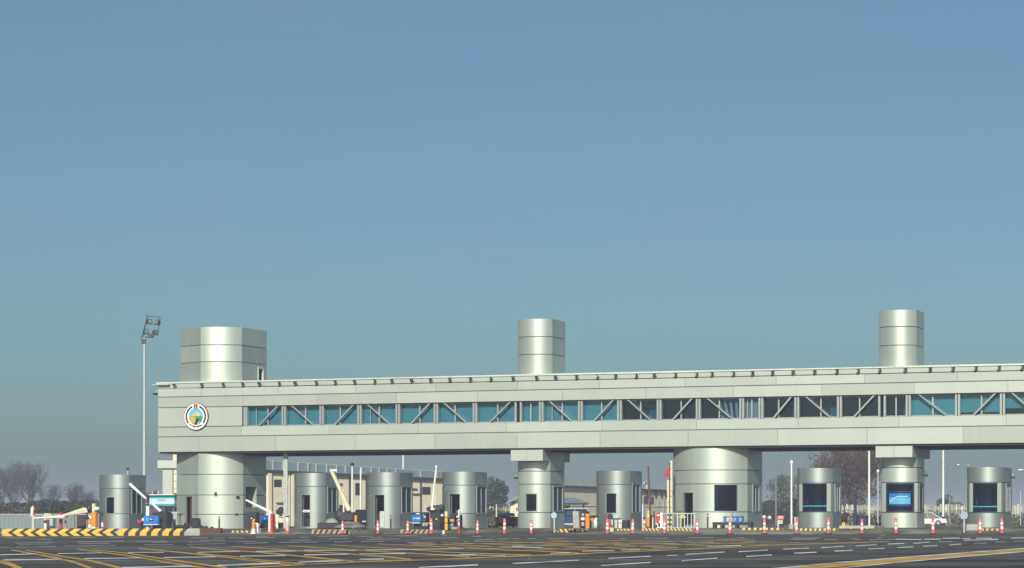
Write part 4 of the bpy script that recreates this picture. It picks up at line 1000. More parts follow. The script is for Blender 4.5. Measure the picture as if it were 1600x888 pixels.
# machine with blue panel, black barrier
P = Pl('ticket_machine', 'dark ticket machine with a bright blue panel', 'ticket machine', 656, -1.0)
P(MB().box(P.x(644.5), P.x(666.5), 0, .5, P.z(817), P.z(800.5)), 'body', NAVY, bevel=.03); P(MB().box(P.x(645), P.x(667), .05, .5, 0, P.z(818.5)), 'base', BLACK, bevel=.02); P(MB().box(P.x(643.5), P.x(658), -.03, -.001, P.z(815.3), P.z(805)), 'panel', SCREEN)
P(MB().box(P.x(641.5), P.x(658), -.3, 0, P.z(817.3), P.z(816.2)), 'shelf', GALV)
m = MB()
for a, b_ in ((646.5, 648), (650, 650.8), (651.6, 652.6), (653.5, 656)): m.box(P.x(a), P.x(b_), -.036, -.0305, P.z(811.3), P.z(809.2))
P(m, 'panel_marks', WHITE)
m = MB()
for (a, b_, c, d) in ((660.5, 661.8, 805.5, 804), (662, 665, 809.5, 806), (660.6, 664, 822, 819), (665.5, 668, 822, 818.5), (662, 663.2, 814, 812.8)): m.box(P.x(a), P.x(b_), -.012, -.001, P.z(c), P.z(d))
P(m, 'buttons', GALV); P(MB().box(P.x(650), P.x(656), -.012, -.001, P.z(803.8), P.z(802)), 'notice', CREAM)
P = Pl('barrier_gate', 'black barrier cabinet under a dark tarpaulin with a near vertical white arm', 'barrier gate', 679.5, -1.2)
P(MB().box(P.x(671.5), P.x(687.5), 0, .55, 0, P.z(797.5)), 'cabinet', BLACK, bevel=.04)
P(MB().blob((P.x(678), .25, P.z(796)), (.55, .4, .26), seed=14).blob((P.x(669.5), .25, P.z(795.5)), (.26, .25, .14), seed=15).blob((P.x(687.5), .25, P.z(794)), (.2, .25, .22), seed=16), 'tarpaulin', TARP, smooth=60)
P(MB().tube((P.x(676), -.15, P.z(797)), (P.x(683), -.15, P.z(731)), .085, .05, 8).blob((P.x(683.1), -.15, P.z(730)), (.09, .09, .09)), 'arm', WHITE, smooth=40); P(MB().tube((P.x(681), -.08, P.z(790)), (P.x(680.6), -.08, P.z(766)), .06, .03, 8), 'counter_arm', CREAM, smooth=40); P(MB().box(P.x(675), P.x(680.5), -.2, .05, P.z(797.4), P.z(794)), 'hub', WHITE, bevel=.02)
P(MB().box(P.x(676), P.x(682.5), -.012, -.001, P.z(816.5), P.z(815.5)), 'slot', TARP); P(MB().box(P.x(681), P.x(683), -.012, -.001, P.z(812), P.z(810.3)), 'label', WHITE)
post('bollard', 'tall yellow bollard with pale top and dark rings', 'bollard', 697.3, -4, 799.5, 5.2, [(0, .04, BLACK), (.04, .38, YELLOW), (.38, .42, DARKGREY), (.42, .66, YELLOW), (.66, .70, DARKGREY), (.70, .78, YELLOW), (.78, 1, CREAM)])
P = Pl('motorbike', 'dark motorbike seen end on beside the yellow bollard', 'motorbike', 691.5, -3)
P(MB().lathe([(.10, -.06), (.30, -.05), (.32, 0), (.30, .05), (.10, .06)], n=18, axis='y'), 'wheel', TYRE, smooth=30).rotation_euler = (0, 0, R(75)); P.o.children[-1].location = (.0, 0, .32)
P(MB().blob((0, .5, .62), (.13, .5, .2), seed=21).box(-.06, .06, .2, 1.1, .3, .5), 'body', BLACK, smooth=50); P(MB().tube((-.32, -.02, .98), (.32, -.02, .98), .02, n=6).tube((0, -.02, .98), (0, -.03, .35), .04, n=6), 'handlebar', DARKGREY); P(MB().lathe([(.0, -.12), (.08, -.11), (.08, -.02)], n=10, axis='y'), 'headlight', LENS).location = (0, 0, .86)
for (ua, ub, lb, mt) in ((702, 710.7, 'dark machine with an orange square panel in the booth doorway', ORANGE), (712, 719.5, 'narrow dark machine with a pale top in the booth doorway', CREAM)):
    P = Pl('payment_machine', lb, 'payment machine', (ua+ub)/2, -.4)
    P(MB().box(P.x(ua), P.x(ub), 0, .35, 0, P.z(804.5)), 'body', NAVY if mt is ORANGE else BLACK, bevel=.03)
    P(MB().box(P.x(ua)+.05, P.x(ub)-.06, -.02, -.001, P.z(815.5), P.z(811.5)) if mt is ORANGE else MB().box(P.x(ua)+.06, P.x(ub)-.08, -.02, -.001, P.z(809), P.z(806)), 'panel', mt)
    P(MB().box(P.x(ua)+.08, P.x(ub)-.1, -.015, -.001, P.z(822.5), P.z(818)) if mt is ORANGE else MB().box(P.x(ua)+.08, P.x(ub)-.1, -.015, -.001, P.z(814.8), P.z(813.5)), 'label', SKYBLUE if mt is ORANGE else YELLOW)
D_ = Dim(708, -3)
solo(MB().box(D_.x(701), D_.x(714), 0, .5, 0, .16), 'plinth', 'low mustard plinth before the two payment machines', 'plinth', 708, -3, mk('mustard', (.36, .30, .12), .8), bevel=.02)
post('marker_post', 'slim white post with red foot and number rings at the booth doorway', 'post', 717, -6.6, 797, 3, [(0, .24, REDP), (.24, .36, PINKRED), (.36, .5, WRED), (.5, .56, DARKGREY), (.56, .63, WRED), (.63, .68, DARKGREY), (.68, 1, WRED)])
solo(MB().lathe([(.07, 0), (.07, .22), (.05, .24), (0, .24)]), 'marker_post', 'tiny white stub post at the road edge below the yellow bollard', 'post', 693, -7.2, WHITE, smooth=40)
# small cart far between booth and column
P = Pl('vending_cart', 'small colourful cart with a teal canopy, orange post and maroon side', 'cart', 788, 16)
P(MB().prism_x([(0, P.z(807)), (.0, P.z(805.5)), (.25, P.z(801.8)), (.9, P.z(801.8)), (1.1, P.z(806)), (1.1, P.z(807))], P.x(777.5), P.x(796)), 'canopy', TEALP, bevel=.02); P(MB().box(P.x(773.5), P.x(777.5), 0, .2, .05, P.z(808)), 'orange_post', ORANGE, bevel=.02)
P(MB().box(P.x(778), P.x(789), .05, .8, .1, P.z(807.2)), 'front', NAVY); P(MB().box(P.x(778.5), P.x(787), .02, .045, P.z(816.5), P.z(808.5)), 'sign', LIME); P(MB().box(P.x(789.2), P.x(803.5), .1, 1.0, .08, P.z(807.4)), 'side', mk('maroon_paint', (.34, .03, .05), .5), bevel=.02); P(MB().box(P.x(791), P.x(795.5), .07, .095, P.z(816), P.z(811)), 'blue_panel', SCREEN)
for u_ in (776, 802): P(MB().lathe([(.02, -.03), (.10, -.03), (.10, .03), (.02, .03)], n=12, axis='y'), 'wheel', TYRE).location = (P.x(u_), 0, .10)
for u_, mt, lb in ((764.5, BLUEP, 'small blue bag on the ground left of the teal cart'), (768, WHITE, 'small white bag on the ground left of the teal cart'), (772, PINKRED, 'small pink bag on the ground left of the teal cart')):
    solo(MB().blob((0, 0, .1), (.07, .07, .11), seed=int(u_)), 'bag', lb, 'bag', u_, 14, mt, smooth=60)
# round sign
P = Pl('road_sign', 'round pale blue sign back on a grey post beside the square window column', 'sign', 866, -6.4)
P(MB().tube((0, 0, 0), (0, 0, P.z(806)), .045, n=10), 'post', GALV, smooth=40); P(MB().lathe([(0, -.06), (.18, -.06), (.18, -.045)], n=24, axis='y'), 'disc', mk('pale_blue_back', (.36, .48, .60), .5), smooth=30).location = (0, 0, P.z(805.5)); P(MB().lathe([(.12, 0), (.12, .05)]), 'base', BLACK)
P = Pl('road_sign', 'grey octagonal sign back on a post beside the concrete block', 'sign', 1506.5, -6.6)
P(MB().tube((0, 0, 0), (0, 0, P.z(806)), .05, n=10), 'post', GALV, smooth=40); P(MB().lathe([(0, -.06), (.225, -.06), (.225, -.045)], n=8, axis='y'), 'plate', mk('grey_blue_back', (.30, .36, .42), .5)).location = (0, 0, P.z(805.7)); P(MB().lathe([(.15, 0), (.15, .05)]), 'base', BLACK)
# between the column and the next booth
D_ = Dim(900, -.8)
solo(MB().prism_y([(D_.x(895.5), 0), (D_.x(894.5), D_.z(799)), (D_.x(903.5), D_.z(799)), (D_.x(905), 0)], 0, .25), 'concrete_post', 'pale upright concrete slab left of the black machine', 'slab', 900, -.8, CONC, bevel=.02)
P = Pl('pump_machine', 'black machine with white lower box left of the orange barrel', 'machine', 910, 0)
P(MB().box(P.x(905.5), P.x(916), .15, .6, 0, P.z(799)), 'body', BLACK, bevel=.06); P(MB().box(P.x(907), P.x(913), 0, .14, P.z(813.5), P.z(808.5)), 'tray', WHITE, bevel=.03); P(MB().box(P.x(908), P.x(912), .02, .14, P.z(822), P.z(816)), 'chute', GALV); P(MB().box(P.x(908), P.x(911.5), .1, .149, P.z(806), P.z(802.5)), 'dial', GALV)
post('barrel', 'tall orange barrel beside the black machine', 'barrel', 918, -.6, 803, 7, [(0, .72, ORANGE), (.72, .74, BLACK), (.74, 1, ORANGE)])
P = Pl('crate', 'crate with dark blue cover and lime packets beside the orange barrel', 'crate', 926.5, .2)
P(MB().box(P.x(921.5), P.x(932), 0, .4, 0, P.z(809.5)), 'body', GREENGREY, bevel=.02); P(MB().box(P.x(920.5), P.x(933), -.03, .43, P.z(809.4), P.z(806)), 'cover', NAVY, bevel=.02); P(MB().box(P.x(924), P.x(928), -.02, -.001, P.z(815), P.z(810)), 'orange_label', ORANGE); P(MB().blob((P.x(925), .2, P.z(804.5)), (.15, .12, .06), seed=4), 'packets', LIME, smooth=50)
solo(MB().blob((0, 0, .28), (.12, .12, .30), seed=31).blob((.05, 0, .55), (.08, .08, .08), seed=32), 'sack', 'white sack standing left of the booth with square window', 'sack', 930.5, -1, WHITE, smooth=60)
D_ = Dim(905, -5.6); m = MB(); m2 = MB()
for k in range(16): m.blob((D_.x(890+k*1.9), rnd.uniform(-.1, .3), .06+.05*(k % 3)), (rnd.uniform(.05, .12), .1, rnd.uniform(.05, .11)), mi=k % 4, seed=40+k, n=6, m=4)
solo(m, 'rubble', 'heap of pinkish and dark rubble at the end of the striped kerb', 'rubble', 905, -5.6, [DEEPRED, BLACK, mk('pink_rubble', (.42, .26, .24), .9), RUST])
P = Pl('folding_table', 'folding table with a black top on grey legs before the square window', 'table', 956, -1.6)
P(MB().box(P.x(947), P.x(966), 0, .6, P.z(811.6), P.z(810)), 'tabletop', BLACK, bevel=.01)
for ua, ub in ((954, 957.5), (959.5, 964.5)): P(MB().prism_y([(P.x(ua)+.02, 0), (P.x(ua), P.z(811.7)), (P.x(ub), P.z(811.7)), (P.x(ub)-.03, 0)], .05, .5), 'leg', GALV)
solo(MB().lathe([(.15, 0), (.16, .08), (.12, .22), (0, .30)], n=14), 'helmet', 'black helmet lying on the folding table', 'helmet', 953.5, -1.4, BLACK, smooth=40, lift=Dim(953.5, -1.4).z(810)+.003)
D_ = Dim(951, -2.2)
solo(MB().tube((0, 0, 0), (0, 0, D_.z(812.5)), .12, n=12), 'gas_bottle', 'deep red cylinder under the left end of the folding table', 'cylinder', 951.5, -2.2, REDP, smooth=40)
P = Pl('placard', 'white placard with a dark curved symbol leaning beside the folding table', 'sign', 968.7, -1.7); P(MB().box(P.x(966.2), P.x(971.2), 0, .05, 0, P.z(812.3)), 'board', WHITE, bevel=.01)
P(MB().prism_y([(x_, z_+.3) for x_, z_ in arc(.035, .065, -60, 240, 12)], -.006, -.001).box(.03, .06, -.006, -.001, .08, .22), 'symbol', BLACK)
D_ = Dim(976.5, -1.2); solo(MB().box(D_.x(971.8), D_.x(981), 0, .4, 0, D_.z(813)), 'equipment_box', 'dark maroon box right of the white placard', 'box', 976.5, -1.2, mk('dark_maroon', (.03, .015, .025), .6), bevel=.02)
solo(MB().lathe([(.11, 0), (.14, .2), (.145, .24), (.12, .24), (.10, .2)]), 'bucket', 'cream bucket on the pavement below the folding table', 'bucket', 956, -5, CREAM, smooth=40)
# right of that booth
D_ = Dim(1004, -1); solo(MB().box(D_.x(1003.3), D_.x(1005), 0, .4, 0, D_.z(788)), 'panel_board', 'narrow tall pale blue board beside the booth left of the brown pole', 'board', 1004, -1, mk('ice_blue_board', (.5, .6, .7), .5))
post('drum', 'narrow drum striped yellow, white and blue beside the pale blue board', 'drum', 1006.8, -1.2, 808.5, 3.6, [(0, .3, YELLOW), (.3, .45, BLUEP), (.45, .6, WRED), (.6, .8, YELLOW), (.8, 1, NAVY)])
post('bollard', 'orange bollard with pale neck and yellow head by the leaning brown pole', 'bollard', 1013, -1, 798, 4.6, [(0, .06, BLACK), (.06, .62, ORANGE), (.62, .78, CREAM), (.78, 1, YELLOW)])
P = Pl('leaning_pole', 'thin dark red brown pole leaning slightly left above the orange bollard', 'pole', 1017, -.4); P(MB().tube((0, 0, 0), (P.x(1012.8), 0, P.z(729)), .075, .05, 10), 'pole', RUST, smooth=40); P(MB().lathe([(.14, 0), (.14, .06), (.09, .08)]), 'foot', BLACK)
P = Pl('frame_stand', 'black upright stand with a white centre between bollard and red paddle', 'stand', 1019.8, -.9)
P(MB().box(P.x(1017.7), P.x(1019), 0, .1, 0, P.z(806)).box(P.x(1020.8), P.x(1022.2), 0, .1, 0, P.z(799)).box(P.x(1019), P.x(1020.8), 0, .1, P.z(808), P.z(806)), 'frame', BLACK); P(MB().box(P.x(1019.1), P.x(1020.7), .03, .07, 0, P.z(808.2)), 'panel', WHITE)
P = Pl('signal_stand', 'red paddle and red lamp on a black and white pedestal left of the railing', 'signal', 1028, -1)
P(MB().box(P.x(1025), P.x(1031), 0, .2, 0, P.z(814)), 'pedestal', WHITE, bevel=.02); P(MB().box(P.x(1024.6), P.x(1027), -.03, -.001, .05, .2).box(P.x(1028.5), P.x(1031.2), -.03, -.001, .1, .3).box(P.x(1026), P.x(1029), -.03, -.001, .3, .4), 'dark_panels', BLACK)
P(MB().lathe([(0, -.04), (.17, -.04), (.17, .02)], n=6, axis='y'), 'paddle', mk('signal_red', (.75, .04, .02), .4)).location = (0, 0, P.z(810.3)); P(MB().box(P.x(1026.2), P.x(1030.8), 0, .15, P.z(804), P.z(801.3)), 'lamp', REDP, bevel=.02); P(MB().box(P.x(1026.5), P.x(1030.5), .01, .14, P.z(806.6), P.z(804)), 'neck', WHITE)
for ua, ub, vt, lb in ((1042.2, 1045.6, 750, 'shorter cream lattice mast left of the centre tower'), (1046.6, 1050.4, 720, 'taller cream lattice mast carrying the red flag beside the centre tower')):
    P = Pl('lattice_mast', lb, 'mast', (ua+ub)/2, -.6, 'cream lattice masts'); h = P.z(vt); xa, xb = P.x(ua), P.x(ub)
    P(MB().box(xa, xa+.055, 0, .06, 0, h).box(xb-.055, xb, 0, .06, 0, h), 'rail', CREAM); P(MB().box(xa+.056, xb-.056, .02, .05, .1, h-.02), 'web', CREAM)
    m = MB(); rr = random.Random(int(ua))
    for k in range(int(h/.33)): m.box(xa-.012+rr.choice([0, xb-xa-.03]), xa+.05+rr.choice([0, .0]), -.006, -.002, .2+k*.33, .2+k*.33+.05) if rr.random() > .3 else None
    for z in (.15, .42, .7): m.box(xa+.02, xb-.03, -.008, -.003, z, z+.14)
    P(m, 'dark_fittings', BLACK)
P = Pl('flag', 'small triangular red flag hanging beside the cream mast', 'flag', 1045.7, -.8); P(MB().prism_y([(P.x(1046.2), P.z(727)), (P.x(1045.4), P.z(745)), (P.x(1036.6), P.z(745.2)), (P.x(1041.5), P.z(735.5))], 0, .015), 'cloth', mk('flag_red', (.50, .03, .06), .8)); P(MB().tube((0, .04, 0), (0, .04, P.z(722)), .03, n=8), 'pole', RUST)
P = Pl('railing', 'grey pipe railing with vertical bars and one wide white end post', 'railing', 1060, -3)
P(MB().box(P.x(1031.8), P.x(1035.8), -.05, .06, 0, P.z(801)), 'end_post', WHITE, bevel=.01); P(MB().tube((P.x(1036), 0, P.z(802.7)), (P.x(1087), 0, P.z(802.7)), .035, n=8).tube((P.x(1036), 0, .1), (P.x(1086), 0, .1), .02, n=8), 'rail', GALV, smooth=40)
for u_ in (1053, 1058.5, 1064, 1069.5, 1074.5, 1080, 1085.5): P(MB().tube((P.x(u_), 0, 0), (P.x(u_), 0, P.z(803)), .02, n=8), 'bar', WHITE if u_ > 1056 else GALV, smooth=40)
P = Pl('hydrant', 'slim yellow topped dark standpipe behind the railing', 'standpipe', 1066.5, -1.4); P(MB().lathe([(.06, 0), (.06, .35), (.1, .37), (.1, .43), (.05, .45), (.05, .55)], n=10), 'pipe', BLACK, smooth=40); P(MB().lathe([(.05, .55), (.11, .58), (.11, .72), (.05, .78), (.06, .85), (0, .88)], n=10), 'head', YELLOW, smooth=40); P(MB().box(-.22, .22, -.03, .03, .62, .68), 'outlet', GALV)
# bench and crates at the centre tower
P = Pl('bench', 'long low black bench before the centre tower', 'bench', 1143, -2.4)
P(MB().box(P.x(1113), P.x(1173.5), 0, .5, P.z(820.5), P.z(816)), 'seat', BLACK, bevel=.02)
for u_ in (1115, 1127, 1150, 1171): P(MB().box(P.x(u_)-.08, P.x(u_)+.08, .03, .47, 0, P.z(820.6)), 'leg', DARKGREY)
for ua, ub, vt, lb, mt in ((1130.2, 1134.5, 808, 'narrow blue box, leftmost on the black bench', BLUEP), (1134.8, 1144.6, 808.5, 'grey fronted blue box on the black bench', GALV), (1145.2, 1151.5, 808, 'blue box printed with pale marks on the black bench', BLUEP), (1152.2, 1160, 808, 'rightmost blue box with pale printed marks on the black bench', BLUEP)):
    lf = Dim(1143, -2.4).z(816)+.003
    P = Pl('storage_box', lb, 'box', (ua+ub)/2, -2.2, 'boxes on the black bench', lift=lf)
    P(MB().box(P.x(ua), P.x(ub), 0, .3, 0, P.z(vt)), 'body', mt if mt is GALV else BLUEP, bevel=.015); P(MB().box(P.x(ua)-.01, P.x(ub)+.01, -.01, .31, P.z(vt), P.z(vt)+.03), 'lid', NAVY)
    if mt is BLUEP and ua > 1140:
        m = MB(); rr = random.Random(int(ua))
        for k in range(5): xx = P.x(ua)+.03+rr.random()*(P.x(ub)-P.x(ua)-.12); m.box(xx, xx+.05, -.006, -.001, .04+.04*k, .065+.04*k)
        P(m, 'printed_marks', WHITE)
post('aerial_pole', 'thin dark stick aerial above the boxes at the centre tower', 'aerial', 1144.6, -1.6, 801, .8, mat=DARKGREY)
P = Pl('mirror_stand', 'pair of round grey mirrors on a forked dark stand', 'mirrors', 1199, -1.6)
P(MB().tube((.1, 0, 0), (-.02, 0, P.z(815)), .06, .04, 8).tube((-.02, 0, P.z(815)), (P.x(1194.8), 0, P.z(810)), .035, n=8).tube((-.02, 0, P.z(815)), (P.x(1202.5), 0, P.z(811)), .035, n=8).box(-.12, .3, -.1, .1, 0, .07), 'stand', BLACK, smooth=40)
for u_, v_ in ((1194.3, 808.2), (1202.8, 809.3)): P(MB().blob((P.x(u_), -.06, P.z(v_)), (.13, .08, .12), rough=0, n=14, m=10), 'mirror', GALV, smooth=60)
P = Pl('sign_cabinet', 'cream post with black top carrying a red and white notice', 'sign', 1219, 2)
P(MB().box(P.x(1214.5), P.x(1217.3), 0, .2, 0, P.z(807)), 'post', CREAM, bevel=.02); P(MB().blob((P.x(1219), .15, P.z(803.8)), (.13, .1, .09), seed=51), 'lamp_top', BLACK, smooth=60); P(MB().box(P.x(1215.5), P.x(1225), -.06, -.01, P.z(812.3), P.z(806)), 'red_notice', mk('notice_red', (.62, .04, .04), .5)); P(MB().box(P.x(1217.5), P.x(1223), -.05, -.01, P.z(818.6), P.z(813.2)), 'white_notice', WHITE); P(MB().box(P.x(1216.8), P.x(1222.5), .0, .2, 0, P.z(818.8)), 'box', DARKGREY)
m = MB(); rr = random.Random(5)
for k in range(7): m.box(P.x(1216.4)+k*.045, P.x(1216.4)+k*.045+.03, -.066, -.061, P.z(810.8)+.02*rr.random(), P.z(808.5)-.02*rr.random())
P(m, 'red_notice_text', WHITE); P(MB().box(P.x(1219), P.x(1220.2), -.056, -.051, P.z(817), P.z(814.2)).box(P.x(1221), P.x(1221.8), -.056, -.051, P.z(817), P.z(815)), 'white_notice_mark', BLACK); P(MB().box(P.x(1216.5), P.x(1224), -.066, -.061, P.z(807.6), P.z(806.5)), 'white_strip', WHITE)
P = post('light_pole', 'white pole with a rounded cap and concrete foot left of the booth at the oak', 'pole', 1236.7, -3.0, 725, 3.1, mat=WHITE, capm=WHITE); P(MB().box(-.13, .13, -.13, .13, 0, .28), 'footing', CONC, bevel=.03)
P = Pl('floodlight_post', 'slim post with a cluster of white lamps half hidden by the booth at the oak', 'lamp post', 1242.5, 12); P(MB().tube((0, 0, 0), (0, 0, P.z(783)), .05, n=8), 'post', GALV); 
for dx, v_ in ((-.1, 780.5), (.08, 783.5), (-.05, 788)): P(MB().blob((dx, -.1, P.z(v_)), (.12, .1, .10), rough=.05), 'lamp', WHITE, smooth=60)
D_ = Dim(1243.5, 1); solo(MB().box(D_.x(1241), D_.x(1246), 0, .2, D_.z(824)*0, D_.z(808)), 'post_box', 'white box behind a delineator at the left edge of the booth at the oak', 'box', 1243.5, 1, WHITE, bevel=.03)
P = Pl('covered_post', 'dark covered machine on a yellow block with a thin black stick', 'machine', 1319, -.4)
P(MB().box(P.x(1315.6), P.x(1320.4), 0, .25, 0, P.z(816.5)), 'block', YELLOW, bevel=.02); P(MB().blob((P.x(1319), .15, P.z(810)), (.19, .2, .36), seed=61), 'cover', mk('dark_brown_cover', (.04, .022, .02), .8), smooth=60); P(MB().box(P.x(1317.8), P.x(1319.4), .1, .16, P.z(803), P.z(789.5)), 'stick', BLACK)
P = Pl('camera_post', 'tall navy post with a thicker lower half beside the navy cabinet', 'post', 1335.5, -1); P(MB().box(P.x(1333), P.x(1338.6), 0, .24, 0, P.z(805.5)), 'base', NAVY, bevel=.02); P(MB().box(P.x(1334), P.x(1337.6), .03, .18, P.z(805.4), P.z(770.5)), 'post', NAVY, bevel=.01); P(MB().box(P.x(1335), P.x(1336.6), .02, .029, P.z(777), P.z(773.5)), 'lens', CARGLASS)
D_ = Dim(1346.5, -.7); P = Pl('cabinet', 'navy cabinet with a flat lid behind a delineator', 'cabinet', 1346.5, -.7); P(MB().box(P.x(1339), P.x(1353.8), 0, .5, 0, P.z(807.5)), 'body', NAVY, bevel=.02); P(MB().box(P.x(1338.7), P.x(1354.6), -.03, .53, P.z(807.4), P.z(805.8)), 'lid', NAVY, bevel=.01)
solo(MB().tube((0, 0, 0), (0, 0, .33), .07, n=10), 'marker_post', 'short dark red stub left of the poster column', 'post', 1370.3, 20, REDP, smooth=40)
P = Pl('marker_cabinet', 'small white cabinet with black foot touching the left side of the poster column', 'cabinet', 1374.6, 15); P(MB().box(P.x(1373), P.x(1376.2), 0, .2, .2, P.z(811)), 'body', WHITE, bevel=.02); P(MB().box(P.x(1372.5), P.x(1376.5), 0, .2, 0, .2).box(P.x(1373), P.x(1375), 0, .2, P.z(811), P.z(808)), 'foot', BLACK)
D_ = Dim(1334, -3.2)
m = MB(); m.box(D_.x(1328.5), D_.x(1331), 0, .05, .02, .14).box(D_.x(1353.5), D_.x(1356), 0, .05, .02, .14); solo(m, 'kerb_marker', 'pair of small yellow reflectors on the bare pale kerb', 'reflector', 1334, -3.2, YELLOW)

# ------------------------------------------------------------------ vehicles
def car(name, label, cat, u, Yd, heading, paint, Lc, Wc, Hc, kind='saloon', sub=None):
    X = (u-800)*Yd/FPX; s, t = ST(X, Yd)
    o = tag(empty(name, (X, Yd, G(s, t)), heading), label, cat)
    h = Lc/2; hb = Hc*.52 if kind == 'saloon' else Hc*.55; r = .31
    body = [(-h, .30), (-h+.05, hb*.92), (-h+.25, hb), (h*.45, hb*.98), (h-.25, hb*.85), (h, .55), (h-.02, .28), (h*.3, .2), (-h*.3, .2)]
    if kind == 'van': body = [(-h, .30), (-h+.03, hb), (h*.7, hb), (h-.12, hb*.82), (h, .5), (h-.02, .28), (0, .2)]
    m = MB(); m.prism_y(body, -Wc/2, Wc/2); m.build('body', paint, o, bevel=.05)
    if kind == 'saloon': low = (-h*.80, h*.46); top = (-h*.28, h*.12)
    else: low = (-h+.05, h*.66); top = (-h+.18, h*.42)
    q = Wc/2-.06; q2 = Wc/2-.22
    vs = [(low[0], -q, hb-.02), (low[1], -q, hb-.04), (low[1], q, hb-.04), (low[0], q, hb-.02), (top[0], -q2, Hc-.05), (top[1], -q2, Hc-.05), (top[1], q2, Hc-.05), (top[0], q2, Hc-.05)]
    MB().raw(vs, [(0, 3, 2, 1), (4, 5, 6, 7), (0, 1, 5, 4), (1, 2, 6, 5), (2, 3, 7, 6), (3, 0, 4, 7)]).build('window_glass', CARGLASS, o)
    m = MB(); m.box(top[0]-.02, top[1]+.02, -q2-.01, q2+.01, Hc-.06, Hc); 
    for sy in (-1, 1):
        for (xa, xb) in ((low[0], top[0]), (low[1], top[1]), ((low[0]+low[1])/2, (top[0]+top[1])/2)):
            m.tube((xa, sy*(q+.005), hb-.03), (xb, sy*(q2+.01), Hc-.04), .022, n=6)
    m.build('roof', paint if kind == 'saloon' else (sub or paint), o, bevel=.015)
    for sx in (-h*.62, h*.62):
        for sy in (-1, 1):
            tw = MB().lathe([(.18, -.09), (r-.02, -.10), (r, -.07), (r, .07), (r-.02, .10), (.18, .09)], n=18, axis='y').build('wheel', TYRE, o, smooth=30)
            tw.location = (sx, sy*(Wc/2-.09), r)
            MB().lathe([(0, -.101), (.17, -.10), (.19, -.085)] if sy < 0 else [(.19, .085), (.17, .10), (0, .101)], n=14, axis='y').build('rim', RIM, tw)
    for sy in (-1, 1):
        MB().box(-h-.012, -h+.06, sy*(Wc/2-.30)-.16, sy*(Wc/2-.30)+.16, hb*.72, hb*.88).build('tail_light', TAIL, o, bevel=.01)
        MB().box(h-.16, h-.02, sy*(Wc/2-.28)-.16, sy*(Wc/2-.28)+.16, hb*.66, hb*.80).build('headlight', LENS, o, bevel=.01)
    MB().box(-h-.04, -h+.1, -Wc/2+.03, Wc/2-.03, .32, .50).box(h-.1, h+.04, -Wc/2+.03, Wc/2-.03, .30, .48).build('bumper', paint if kind == 'saloon' else BLACK, o, bevel=.02)
    return o
car('parked_car', 'white saloon car parked before the pale fence beside the poster column', 'car', 1445.5, 262, R(168), CWHITE, 4.4, 1.75, 1.45)
P = Pl('ride_on_machine', 'low bright blue hooded machine on a black base right of the left tower', 'machine', 413.5, 3.2)
P(MB().blob((P.x(413.5), .4, P.z(811)), (.36, .55, .24), rough=.04, n=14, m=9), 'hood', CBLUE, smooth=60); P(MB().box(P.x(406.5), P.x(420.5), .05, .9, P.z(815.5), P.z(810.5)), 'bonnet', CBLUE, bevel=.04); P(MB().box(P.x(406.8), P.x(420.3), .1, .9, .05, P.z(815.7)), 'base', BLACK, bevel=.03); P(MB().box(P.x(408), P.x(419), .03, .049, P.z(812.5), P.z(811.3)), 'headlight_strip', LENS)
for u_ in (408, 419): P(MB().lathe([(.03, -.05), (.12, -.05), (.12, .05), (.03, .05)], n=12, axis='y'), 'wheel', TYRE, smooth=30).location = (P.x(u_), .08, .12)
car('parked_car', 'dark car behind the sandbags and the cream boom', 'car', 571, 200, R(-105), CBLACK, 4.3, 1.75, 1.5)
car('parked_van', 'slate blue van with a white roof behind the round blue sign', 'van', 887, 236, R(-158), CWHITE, 3.6, 1.8, 1.75, 'van', WHITE)
van = [o for o in COL.objects if o.name.startswith('parked_van')][0]
for sy in (-1, 1): MB().box(-1.78, .9, sy*.905-.004, sy*.905+.004, .36, .98).box(-1.70, .5, sy*.80-.004, sy*.80+.004, 1.0, 1.5).build('blue_side_panel', CDBLUE, van)
MB().box(-1.825, -1.815, -.82, .82, .36, 1.45).build('blue_rear_panel', CDBLUE, van)
MB().box(-1.832, -1.826, -.3, .5, .95, 1.2).build('rear_print', BLUEP, van)
